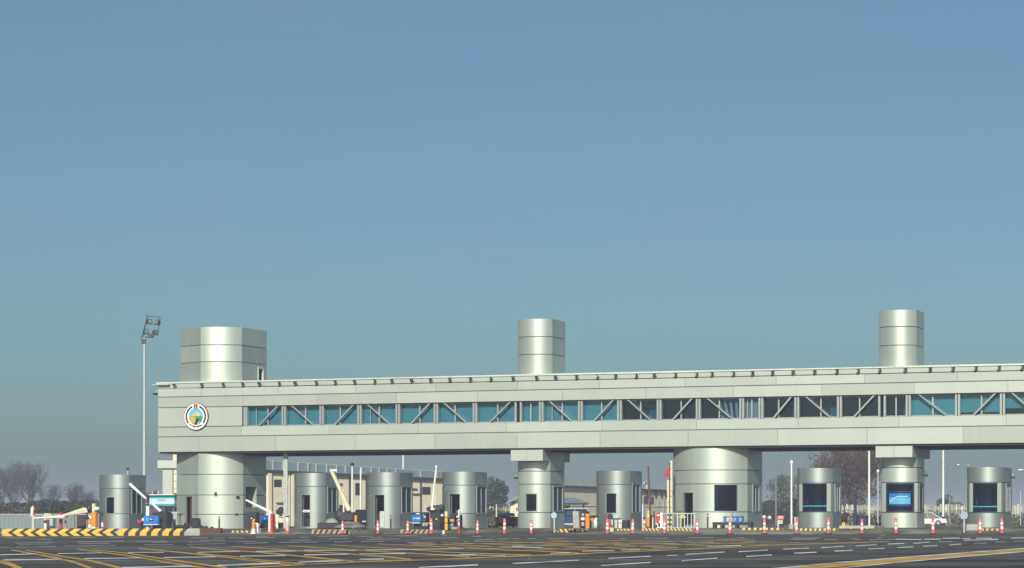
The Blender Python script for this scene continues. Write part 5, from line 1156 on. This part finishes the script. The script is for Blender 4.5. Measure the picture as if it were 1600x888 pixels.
# ------------------------------------------------------------------ buildings behind
def px(u, Yd): return ((u-800)*Yd/FPX, Yd)
def zz(v, Yd): return EYE+(HOR-v)*Yd/FPX
def longhouse():
    p0 = px(405, 281); p1 = px(722, 300)
    d = Vector((p1[0]-p0[0], p1[1]-p0[1])); Ln = d.length; rot = math.atan2(d.y, d.x)
    g = .1
    o = tag(empty('service_building', (*p0, g), rot), 'long beige two storey building with blue grey roof parapet behind the left booths', 'building')
    ea, eb = zz(735.5, 281)-g, zz(751, 300)-g; pa_, pb_ = zz(719.5, 281)-g, zz(740, 300)-g      # the roof line falls towards the right
    E = lambda x: ea+(eb-ea)*x/Ln
    PP = lambda x: pa_+(pb_-pa_)*x/Ln
    MB().prism_y([(0, 0), (0, ea-.12), (Ln, eb-.12), (Ln, 0)], 0, 4).build('wall', BEIGE, o)
    MB().prism_y([(-.3, ea-.1), (-.3, ea+.14), (Ln+.3, eb+.14), (Ln+.3, eb-.1)], -.5, 4.3).build('eave', ROOFDARK, o)
    MB().prism_y([(-.2, ea+.2), (-.2, pa_-.02), (Ln+.2, pb_-.02), (Ln+.2, eb+.2)], -.16, -.10).build('parapet', ROOFBLUE, o)
    MB().prism_y([(-.2, pa_), (-.2, pa_+.06), (Ln+.2, pb_+.06), (Ln+.2, pb_)], -.2, -.08).build('parapet_rail', GALV, o)
    def along(u):
        best = None
        for q in range(800):
            x = Ln*q/800; X = p0[0]+d.x*q/800; Yq = p0[1]+d.y*q/800
            e = abs(800+FPX*X/Yq-u)
            if best is None or e < best[0]: best = (e, x, Yq)
        return best[1], best[2]
    for u in (424, 440, 464, 479, 492, 508, 524, 537.5, 563, 578, 590, 603, 616, 655, 680):
        x, Yq = along(u); wd = .10+.02*(u < 540)
        MB().box(x-wd*.6, x+wd*.6, -.34, -.21, E(x)+.16, PP(x)+.03).build('parapet_post', GALV, o)
    for (u0, u1, v0, v1) in ((429.5, 438, 750.5, 760), (556.5, 563, 756, 773), (661, 671, 762, 772), (531, 536, 790, 800), (540, 543.5, 790, 800)):
        a, Ya = along(u0); b, Yb = along(u1); Ym = (Ya+Yb)/2
        f = MB(); z0, z1 = zz(v1, Ym)-g, zz(v0, Ym)-g; e = .12
        f.box(a-e, b+e, -.05, -.001, z0-.07, z0).box(a-e, b+e, -.05, -.001, z1, z1+.07).box(a-e, a, -.05, -.001, z0, z1).box(b, b+e, -.05, -.001, z0, z1)
        wf = f.build('window', DARKGREY, o); MB().box(a, b, -.03, -.002, z0, z1).build('pane', CARGLASS, wf)
    for u in (451, 545, 571, 656):
        x, Yq = along(u); MB().tube((x, -.15, 0), (x, -.15, E(x)-.2), .09, n=8).build('downpipe', DARKGREY if u != 451 else GALV, o)
    for (u0, u1) in ((417, 422), (454, 460)):
        a, Ya = along(u0); b, _ = along(u1); MB().box(a, b, -.35, -.002, 0, E(b)-.16).build('pilaster', BEIGE, o)
    for (u, v) in ((437, 786), (645, 764), (528, 756), (649, 772)):
        x, Yq = along(u); MB().box(x-.5, x+.5, -.22, -.005, zz(v, Yq)-g-.06, zz(v, Yq)-g+.06).build('vent', RUST, o)
    x, Yq = along(578); MB().box(x-.6, x+.6, -.03, -.003, zz(776, Yq)-g, zz(755, Yq)-g).box(x-.6+.02, x+.58, -.04, -.031, zz(775.5, Yq)-g, zz(755.6, Yq)-g).build('panel', BEIGE, o)
longhouse()
# portico left of the tower
Yp = 262; P0 = px(246, Yp)
o = tag(empty('portico', (*P0, .1), 0), 'pale porch slab on square beige columns left of the left tower', 'porch')
sx = lambda u: (u-246)*Yp/FPX; sz = lambda v: zz(v, Yp)-.1
MB().box(0, sx(330), 0, 4, sz(732), sz(719.5)).build('slab', PANEL, o, bevel=.02)
MB().box(sx(269), sx(330), .6, 4, sz(719.3), sz(708)).build('upper_wall', BEIGE, o)
for a, b in ((253.5, 269), (270.5, 277)): MB().box(sx(a), sx(b), .3, 1.2, 0, sz(732.2)).build('column', PANEL if a < 260 else BEIGE, o)
MB().box(sx(270.4), sx(330), 1.3, 4, 0, sz(732.2)).build('wall', BEIGE, o)
for v in (741, 752, 764): MB().box(sx(270.3), sx(278), .28, .299, sz(v)-.02, sz(v)+.02).build('groove', DARKGREY, o)
# second building
p0 = px(868, 322); p1 = px(1060, 352); d = Vector((p1[0]-p0[0], p1[1]-p0[1])); Ln = d.length
o = tag(empty('service_building', (*p0, .1), math.atan2(d.y, d.x)), 'low beige building with pale roof band behind the booth with the square window', 'building')
F2 = lambda x: (zz(761, 322)-.1)+((zz(769, 352)-.1)-(zz(761, 322)-.1))*x/Ln
MB().prism_y([(0, 0), (0, F2(0)-.02), (Ln, F2(Ln)-.02), (Ln, 0)], 0, 2).build('wall', BEIGE, o)
MB().prism_y([(-.3, F2(0)), (-.3, F2(0)+.22), (Ln+.3, F2(Ln)+.22), (Ln+.3, F2(Ln))], -.4, 2.3).build('eave', ROOFDARK, o)
m = MB()
for k in range(5): m.prism_y([(-.2+k*2.2, F2(k*2.2)+.24), (-.2+k*2.2, F2(k*2.2)+1.15), (-.25+(k+1)*2.2, F2((k+1)*2.2)+1.13), (-.25+(k+1)*2.2, F2((k+1)*2.2)+.24)], -.2, .0)
m.build('roof_band', mk('pale_roof_band', (.40, .43, .40), .6), o)
def al(u):
    best = None
    for q in range(600):
        X = p0[0]+d.x*q/600; Yq = p0[1]+d.y*q/600; e = abs(800+FPX*X/Yq-u)
        if best is None or e < best[0]: best = (e, Ln*q/600, Yq)
    return best[1], best[2]
for (u0, u1, v0, v1, mt) in ((1005.5, 1012, 775.5, 787.5, DARK), (1016.5, 1021, 776, 788, DARK), (1028, 1030, 782, 791, GALV), (1036, 1037.5, 779, 800, GALV)):
    a, Ya = al(u0); b, _ = al(u1); wf = MB().box(a, b, -.06, -.002, zz(v1, Ya)-.1, zz(v0, Ya)-.1).build('window', mt, o)
for u in (1010, 1024, 1033, 1040): a, Ya = al(u); MB().box(a-.08, a+.08, -.2, -.003, F2(a)-.85, F2(a)-.05).build('bracket', DARKGREY, o)
a, Ya = al(1021); MB().tube((a, 1, F2(a)), (a, 1, F2(a)+1.1), .12, n=8).tube((a-.8, 1, F2(a)+1.1), (a+.8, 1, F2(a)+1.2), .16, n=8).build('flue', GALV, o)
MB().box(1, Ln-1, -.08, -.002, 2.5, 2.56).build('string_course', BEIGE, o)
# small gabled shed
Ys = 250; P0 = px(797, Ys); o = tag(empty('shed', (*P0, .15), 0), 'small beige shed with a sloping dark roof left of the square window column', 'shed')
sx = lambda u: (u-797)*Ys/FPX; sz = lambda v: zz(v, Ys)-.15
MB().prism_y([(0, 0), (0, sz(787)), (sx(814), sz(778)), (sx(840), sz(778)), (sx(840), 0)], 0, 4).build('wall', BEIGE, o)
MB().prism_y([(sx(789.5), sz(788.5)), (sx(790.5), sz(785.5)), (sx(814), sz(772.5)), (sx(840), sz(772.5)), (sx(840), sz(776)), (sx(814), sz(776.5))], -.7, 4.5).build('roof', ROOFBLUE, o)
MB().box(sx(800.5), sx(803.5), -.02, -.002, sz(787), sz(784)).box(sx(806.5), sx(808.5), -.02, -.002, sz(798), sz(794)).build('vent', ROOFDARK, o)
MB().box(sx(807), sx(809), -.05, -.002, 0, sz(814)).build('door', BLACK, o)
# guard shelter with hip roof
Yg = 258; P0 = px(880, Yg); o = tag(empty('guard_shelter', (*P0, .15), 0), 'open guard shelter with grey blue hipped roof behind the slate blue van', 'shelter')
sx = lambda u: (u-880)*Yg/FPX; sz = lambda v: zz(v, Yg)-.15
zr, ze = sz(777.8), sz(786.5)
x0, x1, y0, y1 = sx(862), sx(923.5), -.6, 3.4
MB().raw([(x0, y0, ze), (x1, y0, ze), (x1, y1, ze), (x0, y1, ze), (sx(876), 1.4, zr), (sx(898), 1.4, zr)], [(0, 1, 5, 4), (1, 2, 5), (2, 3, 4, 5), (3, 0, 4), (0, 3, 2, 1)]).build('roof', ROOFBLUE, o)
MB().box(x0+.1, x1-.3, y0+.1, y1-.1, ze-.16, ze-.003).build('eave', ROOFDARK, o)
for u in (889.5, 912): MB().box(sx(u)-.10, sx(u)+.07, -.1, .1, 0, ze-.17).build('post', ROOFDARK, o)
MB().box(sx(864), sx(888), .3, 2.8, 0, sz(800)).build('low_wall', DARKGREY, o); MB().box(sx(864), sx(888.5), 2.7, 2.8, sz(799.8), ze-.2).build('rear_wall', mk('pale_lime_wall', (.45, .46, .25), .8), o)
# distant white houses at the far left
for k, (u, v, wd, ht, lb) in enumerate(((10, 795, 1.6, 1.0, 'tiny distant white house at the far left edge'), (28, 792, 1.0, 1.6, 'tiny distant white house between the two largest bare trees'), (37, 794, 1.5, 1.0, 'tiny distant pale house right of the largest bare trunk'), (72, 791, 1.6, .8, 'tiny distant white house left of the smaller bare tree'), (96, 792, 1.3, .8, 'tiny distant white house below the smaller bare tree'))):
    Yd = 470; X = (u-800)*Yd/FPX; zb = 0.0
    o = tag(empty('house', (X, Yd, zb), 0), lb, 'house', 'distant houses'); zt = zz(v, Yd)
    MB().box(-wd/2, wd/2, 0, 4, 0, zt).build('wall', WHITE, o); MB().prism_x([(-.2, zt), (2, zt+.5), (4.2, zt)], -wd/2-.2, wd/2+.2).build('roof', ROOFBLUE if k % 2 else mk('pale_tin_roof', (.5, .55, .56), .4, .3), o)

# ------------------------------------------------------------------ fences
def slat_fence(name, label, cat, pa, pb, h, step, mat, wfrac=.8, jit=.06, rail=True, zb=.15):
    d = Vector((pb[0]-pa[0], pb[1]-pa[1])); Ln = d.length; rr = random.Random(int(abs(pa[0])*10)+3)
    o = tag(empty(name, (*pa, zb), math.atan2(d.y, d.x)), label, cat)
    m = MB(); n = int(Ln/step)
    for k in range(n):
        x = k*step; hh = h*(1+rr.uniform(-jit, jit)); y = rr.uniform(-.02, .02)
        m.box(x, x+step*wfrac*rr.uniform(.85, 1.05), y, y+.04, rr.uniform(0, .05), hh)
    m.build('slats', mat, o)
    if rail:
        MB().box(0, Ln, .06, .12, h*.25, h*.32).box(0, Ln, .06, .12, h*.8, h*.86).build('rail', GALV, o)
        k = 0
        while k < Ln: MB().box(k, k+.12, .13, .25, 0, h*.98).build('post', CONC, o); k += 6
    return o
PALEWOOD = mk('weathered_pale_board', (.40, .38, .31), .85, 0, .25, 2.0, 0, .42, stretch=(1, 1, .2))
slat_fence('board_fence', 'tall pale weathered board fence running behind the right hand booths', 'fence', px(1310, 330), px(1680, 318), 2.55, .34, PALEWOOD, .82)
slat_fence('board_fence', 'short stretch of pale board fence behind the teal roofed cart', 'fence', px(744, 330), px(800, 330), 2.3, .34, PALEWOOD, .7, .1)
pa, pb = px(-40, 197), px(156, 196)
o = tag(empty('sheet_fence', (*pa, .1), math.atan2(pb[1]-pa[1], pb[0]-pa[0])), 'low grey green sheet metal fence behind the chevron barrier', 'fence'); Ln = (Vector(pb)-Vector(pa)).length
m = MB(); k = 0.0
while k < Ln: m.box(k, k+.26, 0, .03, 0, 1.14); m.box(k+.26, k+.34, -.03, .03, 0, 1.14); k += .34
m.build('sheet', GREENGREY, o); MB().box(0, Ln, -.05, .05, 1.145, 1.19).build('rail', GALV, o)
for u in (52, 113, 118): MB().box((u+40)*.0492-.12, (u+40)*.0492+.12, -.12, -.04, 0, 1.22).build('post', GREENGREY, o)

# ------------------------------------------------------------------ masts and lamps
def floodmast(label, X, Yd, h, lamps=True):
    s, t = ST(X, Yd); g = G(s, t)
    o = tag(empty('floodlight_mast', (X, Yd, g), 0), label, 'floodlight mast')
    MB().tube((0, 0, 0), (0, 0, h*.55), .125, .10, 12).tube((0, 0, h*.55), (0, 0, h), .095, .065, 12).build('pole', GALV, o, smooth=40)
    MB().lathe([(.2, 0), (.2, .05), (.14, .3), (.13, .32)]).build('base', GALV, o)
    q = .045
    m = MB(); m.box(-.28, .65, -.05, .05, h-.02, h+.06); m.tube((-.15, 0, h), (.17, 0, h+1.25), .05, n=6); m.tube((.17, 0, h+1.2), (.17, 0, h+1.6), .03, n=6); m.tube((.17, 0, h+1.45), (1.1, 0, h+1.42), .02, n=6); m.tube((1.1, 0, h+1.42), (.95, 0, h+.25), .03, n=6)
    m.tube((.55, 0, h+.05), (.95, 0, h+.3), .03, n=6)
    m.box(-.2, .1, -.08, .08, h-.45, h-.1)
    m.build('frame', DARKGREY, o)
    for (x, z, r) in ((.36, h+1.05, 25), (.95, h+1.0, -40), (.10, h+.35, 30), (.74, h+.30, 55)):
        f = MB(); f.box(-.17, .17, -.16, -.10, -.19, .19); f.prism_x([(-.10, -.19), (.10, -.10), (.10, .10), (-.10, .19)], -.17, .17)
        l = f.build('floodlight', DARKGREY, o, bevel=.012); l.location = (x, -.05, z); l.rotation_euler = (R(-18), 0, R(r))
        MB().box(-.12, .12, -.168, -.161, -.14, .14).build('lens', mk('floodlight_glass', (.16, .18, .19), .2), l)
    f = MB().box(-.14, .14, -.1, .12, -.13, .13).build('ballast_box', RUST, o, bevel=.02); f.location = (.42, -.02, h+.12)
floodmast('tall slim floodlight mast left of the bridge with four dark floodlights', (225.5-800)*178/FPX, 178, zz(531, 178)-.1)
def street_lamp(label, u, Yd, vt, arm, vb=None):
    X = (u-800)*Yd/FPX; s, t = ST(X, Yd); g = G(s, t); h = zz(vt, Yd)-g
    o = tag(empty('street_lamp', (X, Yd, g), 0), label, 'street lamp', 'street lamps')
    MB().tube((0, 0, 0), (0, 0, h*.93), .12, .08, 10).build('pole', LAMPGREY, o, smooth=40)
    k = arm*Yd/FPX; n = 6; m = MB()
    prev = (0, 0, h*.93)
    for q in range(1, n+1):
        f = q/n; p = (k*(f**1.6)*.75, 0, h*.93+h*.07*math.sin(f*math.pi/2)); m.tube(prev, p, .05, .05, 6, cap=False); prev = p
    m.build('arm', LAMPGREY, o)
    MB().blob((prev[0]+k*.13, 0, prev[2]+.03), (abs(k)*.16, .16, .10), rough=.03).build('lamp_head', WHITE if vb else GALV, o, smooth=60)
    return o
street_lamp('tall grey street lamp right of the centre tower, arm pointing right', 1212.5, 335, 704, 16)
street_lamp('grey street lamp with white head beside the white pole, behind the rightmost booth gap', 1484, 300, 727, 15, 1)
street_lamp('street lamp whose white head peeks over the left edge of the rightmost booth', 1521, 420, 727, -9, 1)
street_lamp('street lamp reaching in at the right edge of the picture', 1625, 300, 735, -34, 1)
def tall_pole(label, u, Yd, vt, r, mat, capm=None, blue=False):
    X = (u-800)*Yd/FPX; s, t = ST(X, Yd); g = G(s, t); h = zz(vt, Yd)-g
    o = tag(empty('pole', (X, Yd, g), 0), label, 'pole')
    MB().tube((0, 0, 0), (0, 0, h), r, r*.75, 10).build('shaft', mat, o, smooth=40)
    if capm: MB().lathe([(r*.8, h), (r*2.1, h+.04), (r*2.1, h+.16), (r, h+.3), (0, h+.32)]).build('cap', capm, o, smooth=40)
    if blue: MB().tube((0, 0, 0), (0, 0, h*.12), r*1.15, r*1.15, 10).build('sleeve', NAVY, o, smooth=40)
tall_pole('white pole with a rounded cap and navy foot right of the poster column', 1473.8, 270, 703, .13, WHITE, CREAM, True)
tall_pole('tall white pole in front of the brown oak', 1358, 285, 690, .14, WHITE, CREAM)
tall_pole('slim grey pole with fittings between the oak and the poster column', 1371.8, 290, 738, .08, GALV, WHITE)
tall_pole('thin white pole above the roof of the middle open booth', 630, 300, 690, .12, WHITE)
tall_pole('white pole with a small dark lamp on top behind the cream boom', 550.3, 262, 728, .11, WHITE, BLACK)
tall_pole('plain white pole right of the cream boom before the beige building', 563.5, 270, 731, .11, WHITE)
tall_pole('short white pole slightly left of the cream boom tip', 536.8, 270, 765, .09, WHITE)
tall_pole('thin grey pole far right beyond the pale fence', 1594.5, 310, 767, .07, GALV)
tall_pole('thin white pole beside the teal roofed cart', 775.6, 285, 788, .06, WHITE)
o = tag(empty('camera_mast', (*px(199.5, 168), 0), 0), 'thin camera mast rising behind the roof of the leftmost booth', 'camera mast')
MB().tube((0, 0, 0), (0, 0, zz(734, 168)), .035, n=8).build('pole', GALV, o); MB().box(-.10, .10, -.15, .1, zz(734, 168), zz(731.5, 168)).build('camera', BLACK, o, bevel=.02)

# ------------------------------------------------------------------ trees
def bare_tree(label, u, Yd, vt, spread, seed, trunk=.28, vb_h=None, group='bare trees', leaf=None, nleaf=0, lsize=.3, name='bare_tree', forks=2, t0=.13, lmax=8, lz=.28, crown=None):
    rr = random.Random(seed); X = (u-800)*Yd/FPX; H = zz(vt, Yd)
    o = tag(empty(name, (X, Yd, 0), 0), label, 'tree', group)
    tr = MB(); br = MB(); tips = []
    def grow(p, d, ln, r, lev):
        q = p+d*ln; 
        mbq = tr if lev == 0 else br
        mid = p+d*ln*.5+Vector((rr.uniform(-1, 1), rr.uniform(-1, 1), rr.uniform(-.3, .5)))*ln*.06
        r2 = r*.72
        n = 8 if lev == 0 else (5 if lev < 3 else 3); r = max(r, .009)
        mbq.tube(p, mid, r, (r+r2)/2, n, cap=False); mbq.tube(mid, q, (r+r2)/2, r2, n, cap=False)
        if lev >= 3: tips.append((q, lev))
        if lev >= lmax: return
        kk = 2 if lev > 3 else 3
        for j in range(kk):
            ax = Vector((rr.gauss(0, 1), rr.gauss(0, 1), rr.gauss(0, .6))).normalized()
            nd = (d*1.0+ax*spread*(.55 if j == 0 else .95)+Vector((0, 0, .26))).normalized()
            grow(q, nd, ln*rr.uniform(.66, .86), r2*(.85 if j == 0 else .66), lev+1)
        if 1 <= lev <= 5:
            ax = Vector((rr.gauss(0, 1), rr.gauss(0, 1), .2)).normalized()
            grow(mid, (d*.5+ax*.8+Vector((0, 0, .1))).normalized(), ln*.5, r2*.5, lev+2)
    grow(Vector((0, 0, 0)), Vector((rr.uniform(-.05, .05), 0, 1)).normalized(), H*t0, trunk, 0)
    top = max(v[2] for v in br.v); k = H/top
    for mbq in (tr, br): mbq.v = [(v[0]*k, v[1]*k, v[2]*k) for v in mbq.v]
    tr.build('trunk', BARK, o, fixn=False, smooth=60); br.build('branches', BARK, o, fixn=False)
    if leaf:
        lm = MB(); rl = random.Random(seed+1)
        tp = [t_ for t_ in tips if t_[0].z*k > H*lz]
        cl_ = []
        while crown and len(cl_) < 80:
            x, y, z = rl.uniform(-1, 1), rl.uniform(-1, 1), rl.uniform(-1, 1)
            if x*x+y*y+z*z < 1: cl_.append((Vector((x*crown[0], y*crown[0], (H+crown[1])/2+z*(H-crown[1])/2)), rl.uniform(.25, .6)))
        for _ in range(nleaf):
            c, lev = rl.choice(tp)
            if crown and rl.random() < .45:
                cc = rl.choice(cl_); leafquad(lm, cc[0]+Vector((rl.gauss(0, 1), rl.gauss(0, 1), rl.gauss(0, .8)))*cc[1], lsize*rl.uniform(.5, 1.2), rl); continue
            c = c*k+Vector((rl.gauss(0, .42), rl.gauss(0, .42), rl.gauss(0, .38)))
            leafquad(lm, c, lsize*rl.uniform(.5, 1.2), rl)
        lm.build('leaves', leaf, o, fixn=False)
    return o
def leafquad(m, c, s, rl):
    a = Vector((rl.gauss(0, 1), rl.gauss(0, 1), rl.gauss(0, 1))).normalized(); b = a.orthogonal().normalized(); b = (b*rl.uniform(-1, 1)+a.cross(b)*rl.uniform(-1, 1)).normalized()
    c = Vector(c); m.face([c-a*s*.5, c-b*s*.32, c+a*s*.5, c+b*s*.32])
def leafy(name, label, cat, u, Yd, vt, wpx, leaf, n, seed, lsize=.3, trunk=True, group=None, zlow=.25, clumps=22, flat=1.0, zb=0):
    rl = random.Random(seed); X = (u-800)*Yd/FPX; H = zz(vt, Yd); Wd = wpx*Yd/FPX
    o = tag(empty(name, (X, Yd, zb), 0), label, cat, group)
    cl = []
    for k in range(clumps):
        while True:
            x, y, z = rl.uniform(-1, 1), rl.uniform(-1, 1), rl.uniform(-1, 1)
            if .25 < x*x+y*y+z*z < 1: break
        cz = zlow*H+(H*(1-zlow))*.5
        cl.append((Vector((x*Wd*.42, y*Wd*.42, cz+z*(H*(1-zlow))*.42)), Wd*rl.uniform(.08, .19)))
    mtop = max(c.z+r for c, r in cl)
    if trunk:
        t_ = MB(); t_.tube((0, 0, 0), (.1, 0, H*zlow), Wd*.035, Wd*.025, 8, cap=False)
        for c, r in cl[:12]: t_.tube((.1, 0, H*zlow*.9), c, Wd*.014, Wd*.005, 5, cap=False)
        t_.build('trunk', BARK, o, fixn=False)
    m = MB()
    for _ in range(n):
        c, r = rl.choice(cl); d = Vector((rl.gauss(0, 1), rl.gauss(0, 1), rl.gauss(0, 1))).normalized()*r*(rl.random()**.45)*1.15
        p = c+d
        if p.z < .05: p.z = .05
        leafquad(m, p, lsize*rl.uniform(.5, 1.3), rl)
    m.build('crown', leaf, o, fixn=False)
    return o
bare_tree('large bare tree cut by the left edge of the picture', -2, 470, 719, .75, 21, .34)
bare_tree('largest bare tree with broad fan of branches at far left', 47, 440, 718, .72, 5, .36)
bare_tree('middle sized bare tree right of the largest bare tree', 110, 470, 749, .78, 9, .22)
bare_tree('slender bare tree between the left edge and the largest bare tree', 22, 520, 744, .7, 33, .2)
bare_tree('small bare tree close to the leftmost booth', 141, 520, 764, .8, 14, .18)
bare_tree('slim bare tree between the two largest crowns at far left', 82, 520, 752, .75, 44, .18)
bare_tree('low bare tree right of the middle sized bare tree', 128, 540, 772, .8, 46, .16)
bare_tree('small distant bare tree between booth and kiosk roof', 236, 480, 764, .85, 18, .18)
bare_tree('broad brown leaved oak with bare lower limbs behind the booth with wide window', 1330, 350, 680, 1.12, 27, .13, group=None, leaf=L_OAK, nleaf=24000, lsize=.27, name='oak_tree', t0=.08, lmax=7, lz=.16, crown=(4.3, 2.4))
leafy('evergreen_tree', 'dark spreading evergreen right of the booth at the yellow bollard', 'tree', 764, 380, 746, 62, L_EVER, 5200, 3, .38, zlow=.30, clumps=34)
leafy('poplar_tree', 'hazy grey green tree with sky showing through beside the grey street lamp', 'tree', 1229, 420, 735, 62, L_PALE, 3600, 8, .36, zlow=.18, clumps=34)
leafy('round_tree', 'low rounded dark tree above the fence right of the white saloon car', 'tree', 1480, 430, 776, 46, L_EVER, 3000, 12, .38, zlow=.15, clumps=20)
leafy('round_tree', 'low dark tree above the fence just left of the rightmost booth', 'tree', 1506, 450, 779, 34, L_EVER, 2000, 13, .38, zlow=.15, clumps=16)
leafy('round_tree', 'faint low tree behind the sloping shed roof', 'tree', 803, 480, 776, 16, L_PALE, 900, 15, .38, zlow=.15, clumps=10)
# scrub and hedges
def scrub(name, label, ua, ub, Yd, vt, leaf, n, seed, lsize=.35, depth=6, kind='stuff'):
    rl = random.Random(seed); m = MB(); H = zz(vt, Yd)
    k = max(4, int((ub-ua)/6)); cl = []
    for i in range(k*2):
        u = ua+(ub-ua)*rl.random(); x = (u-800)*Yd/FPX; hgt = H*rl.uniform(.55, 1.05)
        cl.append((x, Yd+rl.uniform(0, depth), hgt, rl.uniform(.5, 1.3)))
    for _ in range(n):
        x, y, hgt, r = rl.choice(cl); z = hgt*(rl.random()**.6)
        leafquad(m, (x+rl.gauss(0, r*.7), y+rl.gauss(0, r*.6), z), lsize*rl.uniform(.4, 1.3), rl)
    o = m.build(name, leaf, fixn=False)
    return tag(o, label, None, None, kind)
scrub('scrub', 'brown scrub behind the sheet fence', -30, 150, 300, 784, L_BUSH, 24000, 3, .30)
scrub('scrub', 'dark green brown scrub', 40, 150, 290, 782, L_EVER, 9000, 4, .30)
scrub('dry_grass', 'tan dry grass above the sheet fence', -20, 60, 300, 795, L_REED, 3000, 5, .28)
scrub('scrub', 'purple brown scrub right of the centre tower', 1186, 1250, 380, 782, L_BUSH, 9000, 6, .32)
scrub('scrub', 'dark scrub under the evergreen', 752, 800, 400, 785, L_BUSH, 4500, 7, .32)
scrub('scrub', 'brown scrub under the oak', 1300, 1382, 345, 795, L_BUSH, 2600, 9, .25, 2)
scrub('dry_reeds', 'tan reeds before the pale fence', 754, 800, 322, 794, L_REED, 2600, 8, .30, 4)
scrub('dry_grass', 'tan dry grass at the foot of the pale fence', 1312, 1640, 316, 806, L_REED, 5200, 10, .26, 1.5)
scrub('scrub', 'dark scrub before the pale fence', 1312, 1640, 318, 797, L_EVER, 5200, 11, .26, 1.5)
# ------------------------------------------------------------------ light, air, camera
SUN_EL, PHI = R(28.7), None
PHI = R(11)      # the sun stands this far to the right of straight in front of the facade
sd = Vector((-SA*math.cos(PHI)+CA*math.sin(PHI), -CA*math.cos(PHI)-SA*math.sin(PHI), math.tan(SUN_EL))).normalized()
sun = bpy.data.lights.new('sun', 'SUN'); sun.energy = 5.0; sun.angle = R(.53); sun.color = (1.0, .965, .85)
so = bpy.data.objects.new('sun', sun); COL.objects.link(so); so.rotation_euler = (-sd).to_track_quat('-Z', 'Y').to_euler(); so.location = (0, -20, 40)
w = bpy.data.worlds.new('World'); scene.world = w; w.use_nodes = True
N = w.node_tree.nodes; L = w.node_tree.links
bg = N['Background']; sk = N.new('ShaderNodeTexSky'); sk.sky_type = 'NISHITA'; sk.sun_disc = False
sk.sun_elevation = SUN_EL; sk.sun_rotation = math.atan2(sd.x, sd.y); sk.altitude = 0
sk.air_density = .8; sk.dust_density = 1.9; sk.ozone_density = 5.0
mx = N.new('ShaderNodeMix'); mx.data_type = 'RGBA'; mx.blend_type = 'MULTIPLY'; mx.inputs['Factor'].default_value = 1.0
SKY_TINT = (.87, 1.02, .86)
mx.inputs['B'].default_value = (*SKY_TINT, 1)
L.new(sk.outputs['Color'], mx.inputs['A'])
tcw = N.new('ShaderNodeTexCoord'); mpw = N.new('ShaderNodeMapping'); mpw.inputs['Scale'].default_value = (5, 5, 16)      # very thin uneven veil of high haze
nzw = N.new('ShaderNodeTexNoise'); nzw.inputs['Scale'].default_value = 1.0; nzw.inputs['Detail'].default_value = 5; nzw.inputs['Roughness'].default_value = .55
L.new(tcw.outputs['Generated'], mpw.inputs['Vector']); L.new(mpw.outputs['Vector'], nzw.inputs['Vector'])
mrw = N.new('ShaderNodeMapRange'); mrw.inputs['From Min'].default_value = .35; mrw.inputs['From Max'].default_value = .7; mrw.inputs['To Min'].default_value = 0; mrw.inputs['To Max'].default_value = .16
L.new(nzw.outputs['Fac'], mrw.inputs['Value'])
m2 = N.new('ShaderNodeMix'); m2.data_type = 'RGBA'; m2.inputs['B'].default_value = (2.6, 3.4, 4.3, 1)
L.new(mrw.outputs['Result'], m2.inputs['Factor']); L.new(mx.outputs['Result'], m2.inputs['A']); L.new(m2.outputs['Result'], bg.inputs['Color'])
bg.inputs['Strength'].default_value = .092
HAZE = .00064
hz = MB(); hz.box(-3050, 3050, -1600, 3300, -1.5, 17.5)
hm = bpy.data.materials.new('pale_haze'); hm.use_nodes = True
hn_ = hm.node_tree.nodes
for n in list(hn_):
    if n.type == 'BSDF_PRINCIPLED': hn_.remove(n)
pv = hn_.new('ShaderNodeVolumePrincipled'); pv.inputs['Density'].default_value = HAZE; pv.inputs['Color'].default_value = (.78, .80, 1.0, 1)
pv.inputs['Anisotropy'].default_value = 0.0
hm.node_tree.links.new(pv.outputs['Volume'], hn_['Material Output'].inputs['Volume'])
tag(hz.build('haze', hm), kind='stuff')
cam = bpy.data.cameras.new('camera'); co = bpy.data.objects.new('camera', cam); COL.objects.link(co)
co.location = (0, 0, EYE); co.rotation_euler = (R(90), 0, 0)
cam.sensor_width = 36; cam.lens = FPX/1600*36; cam.shift_y = (HOR-444)/1600; cam.clip_start = .1; cam.clip_end = 9000
scene.camera = co
scene.view_settings.view_transform = 'Standard'; scene.view_settings.look = 'None'
scene.view_settings.exposure = 0.0; scene.view_settings.gamma = 1.0; scene.view_settings.use_curve_mapping = False
scene.cycles.max_bounces = 6; scene.cycles.volume_bounces = 0; scene.cycles.transparent_max_bounces = 12
scene.cycles.sample_clamp_indirect = 6
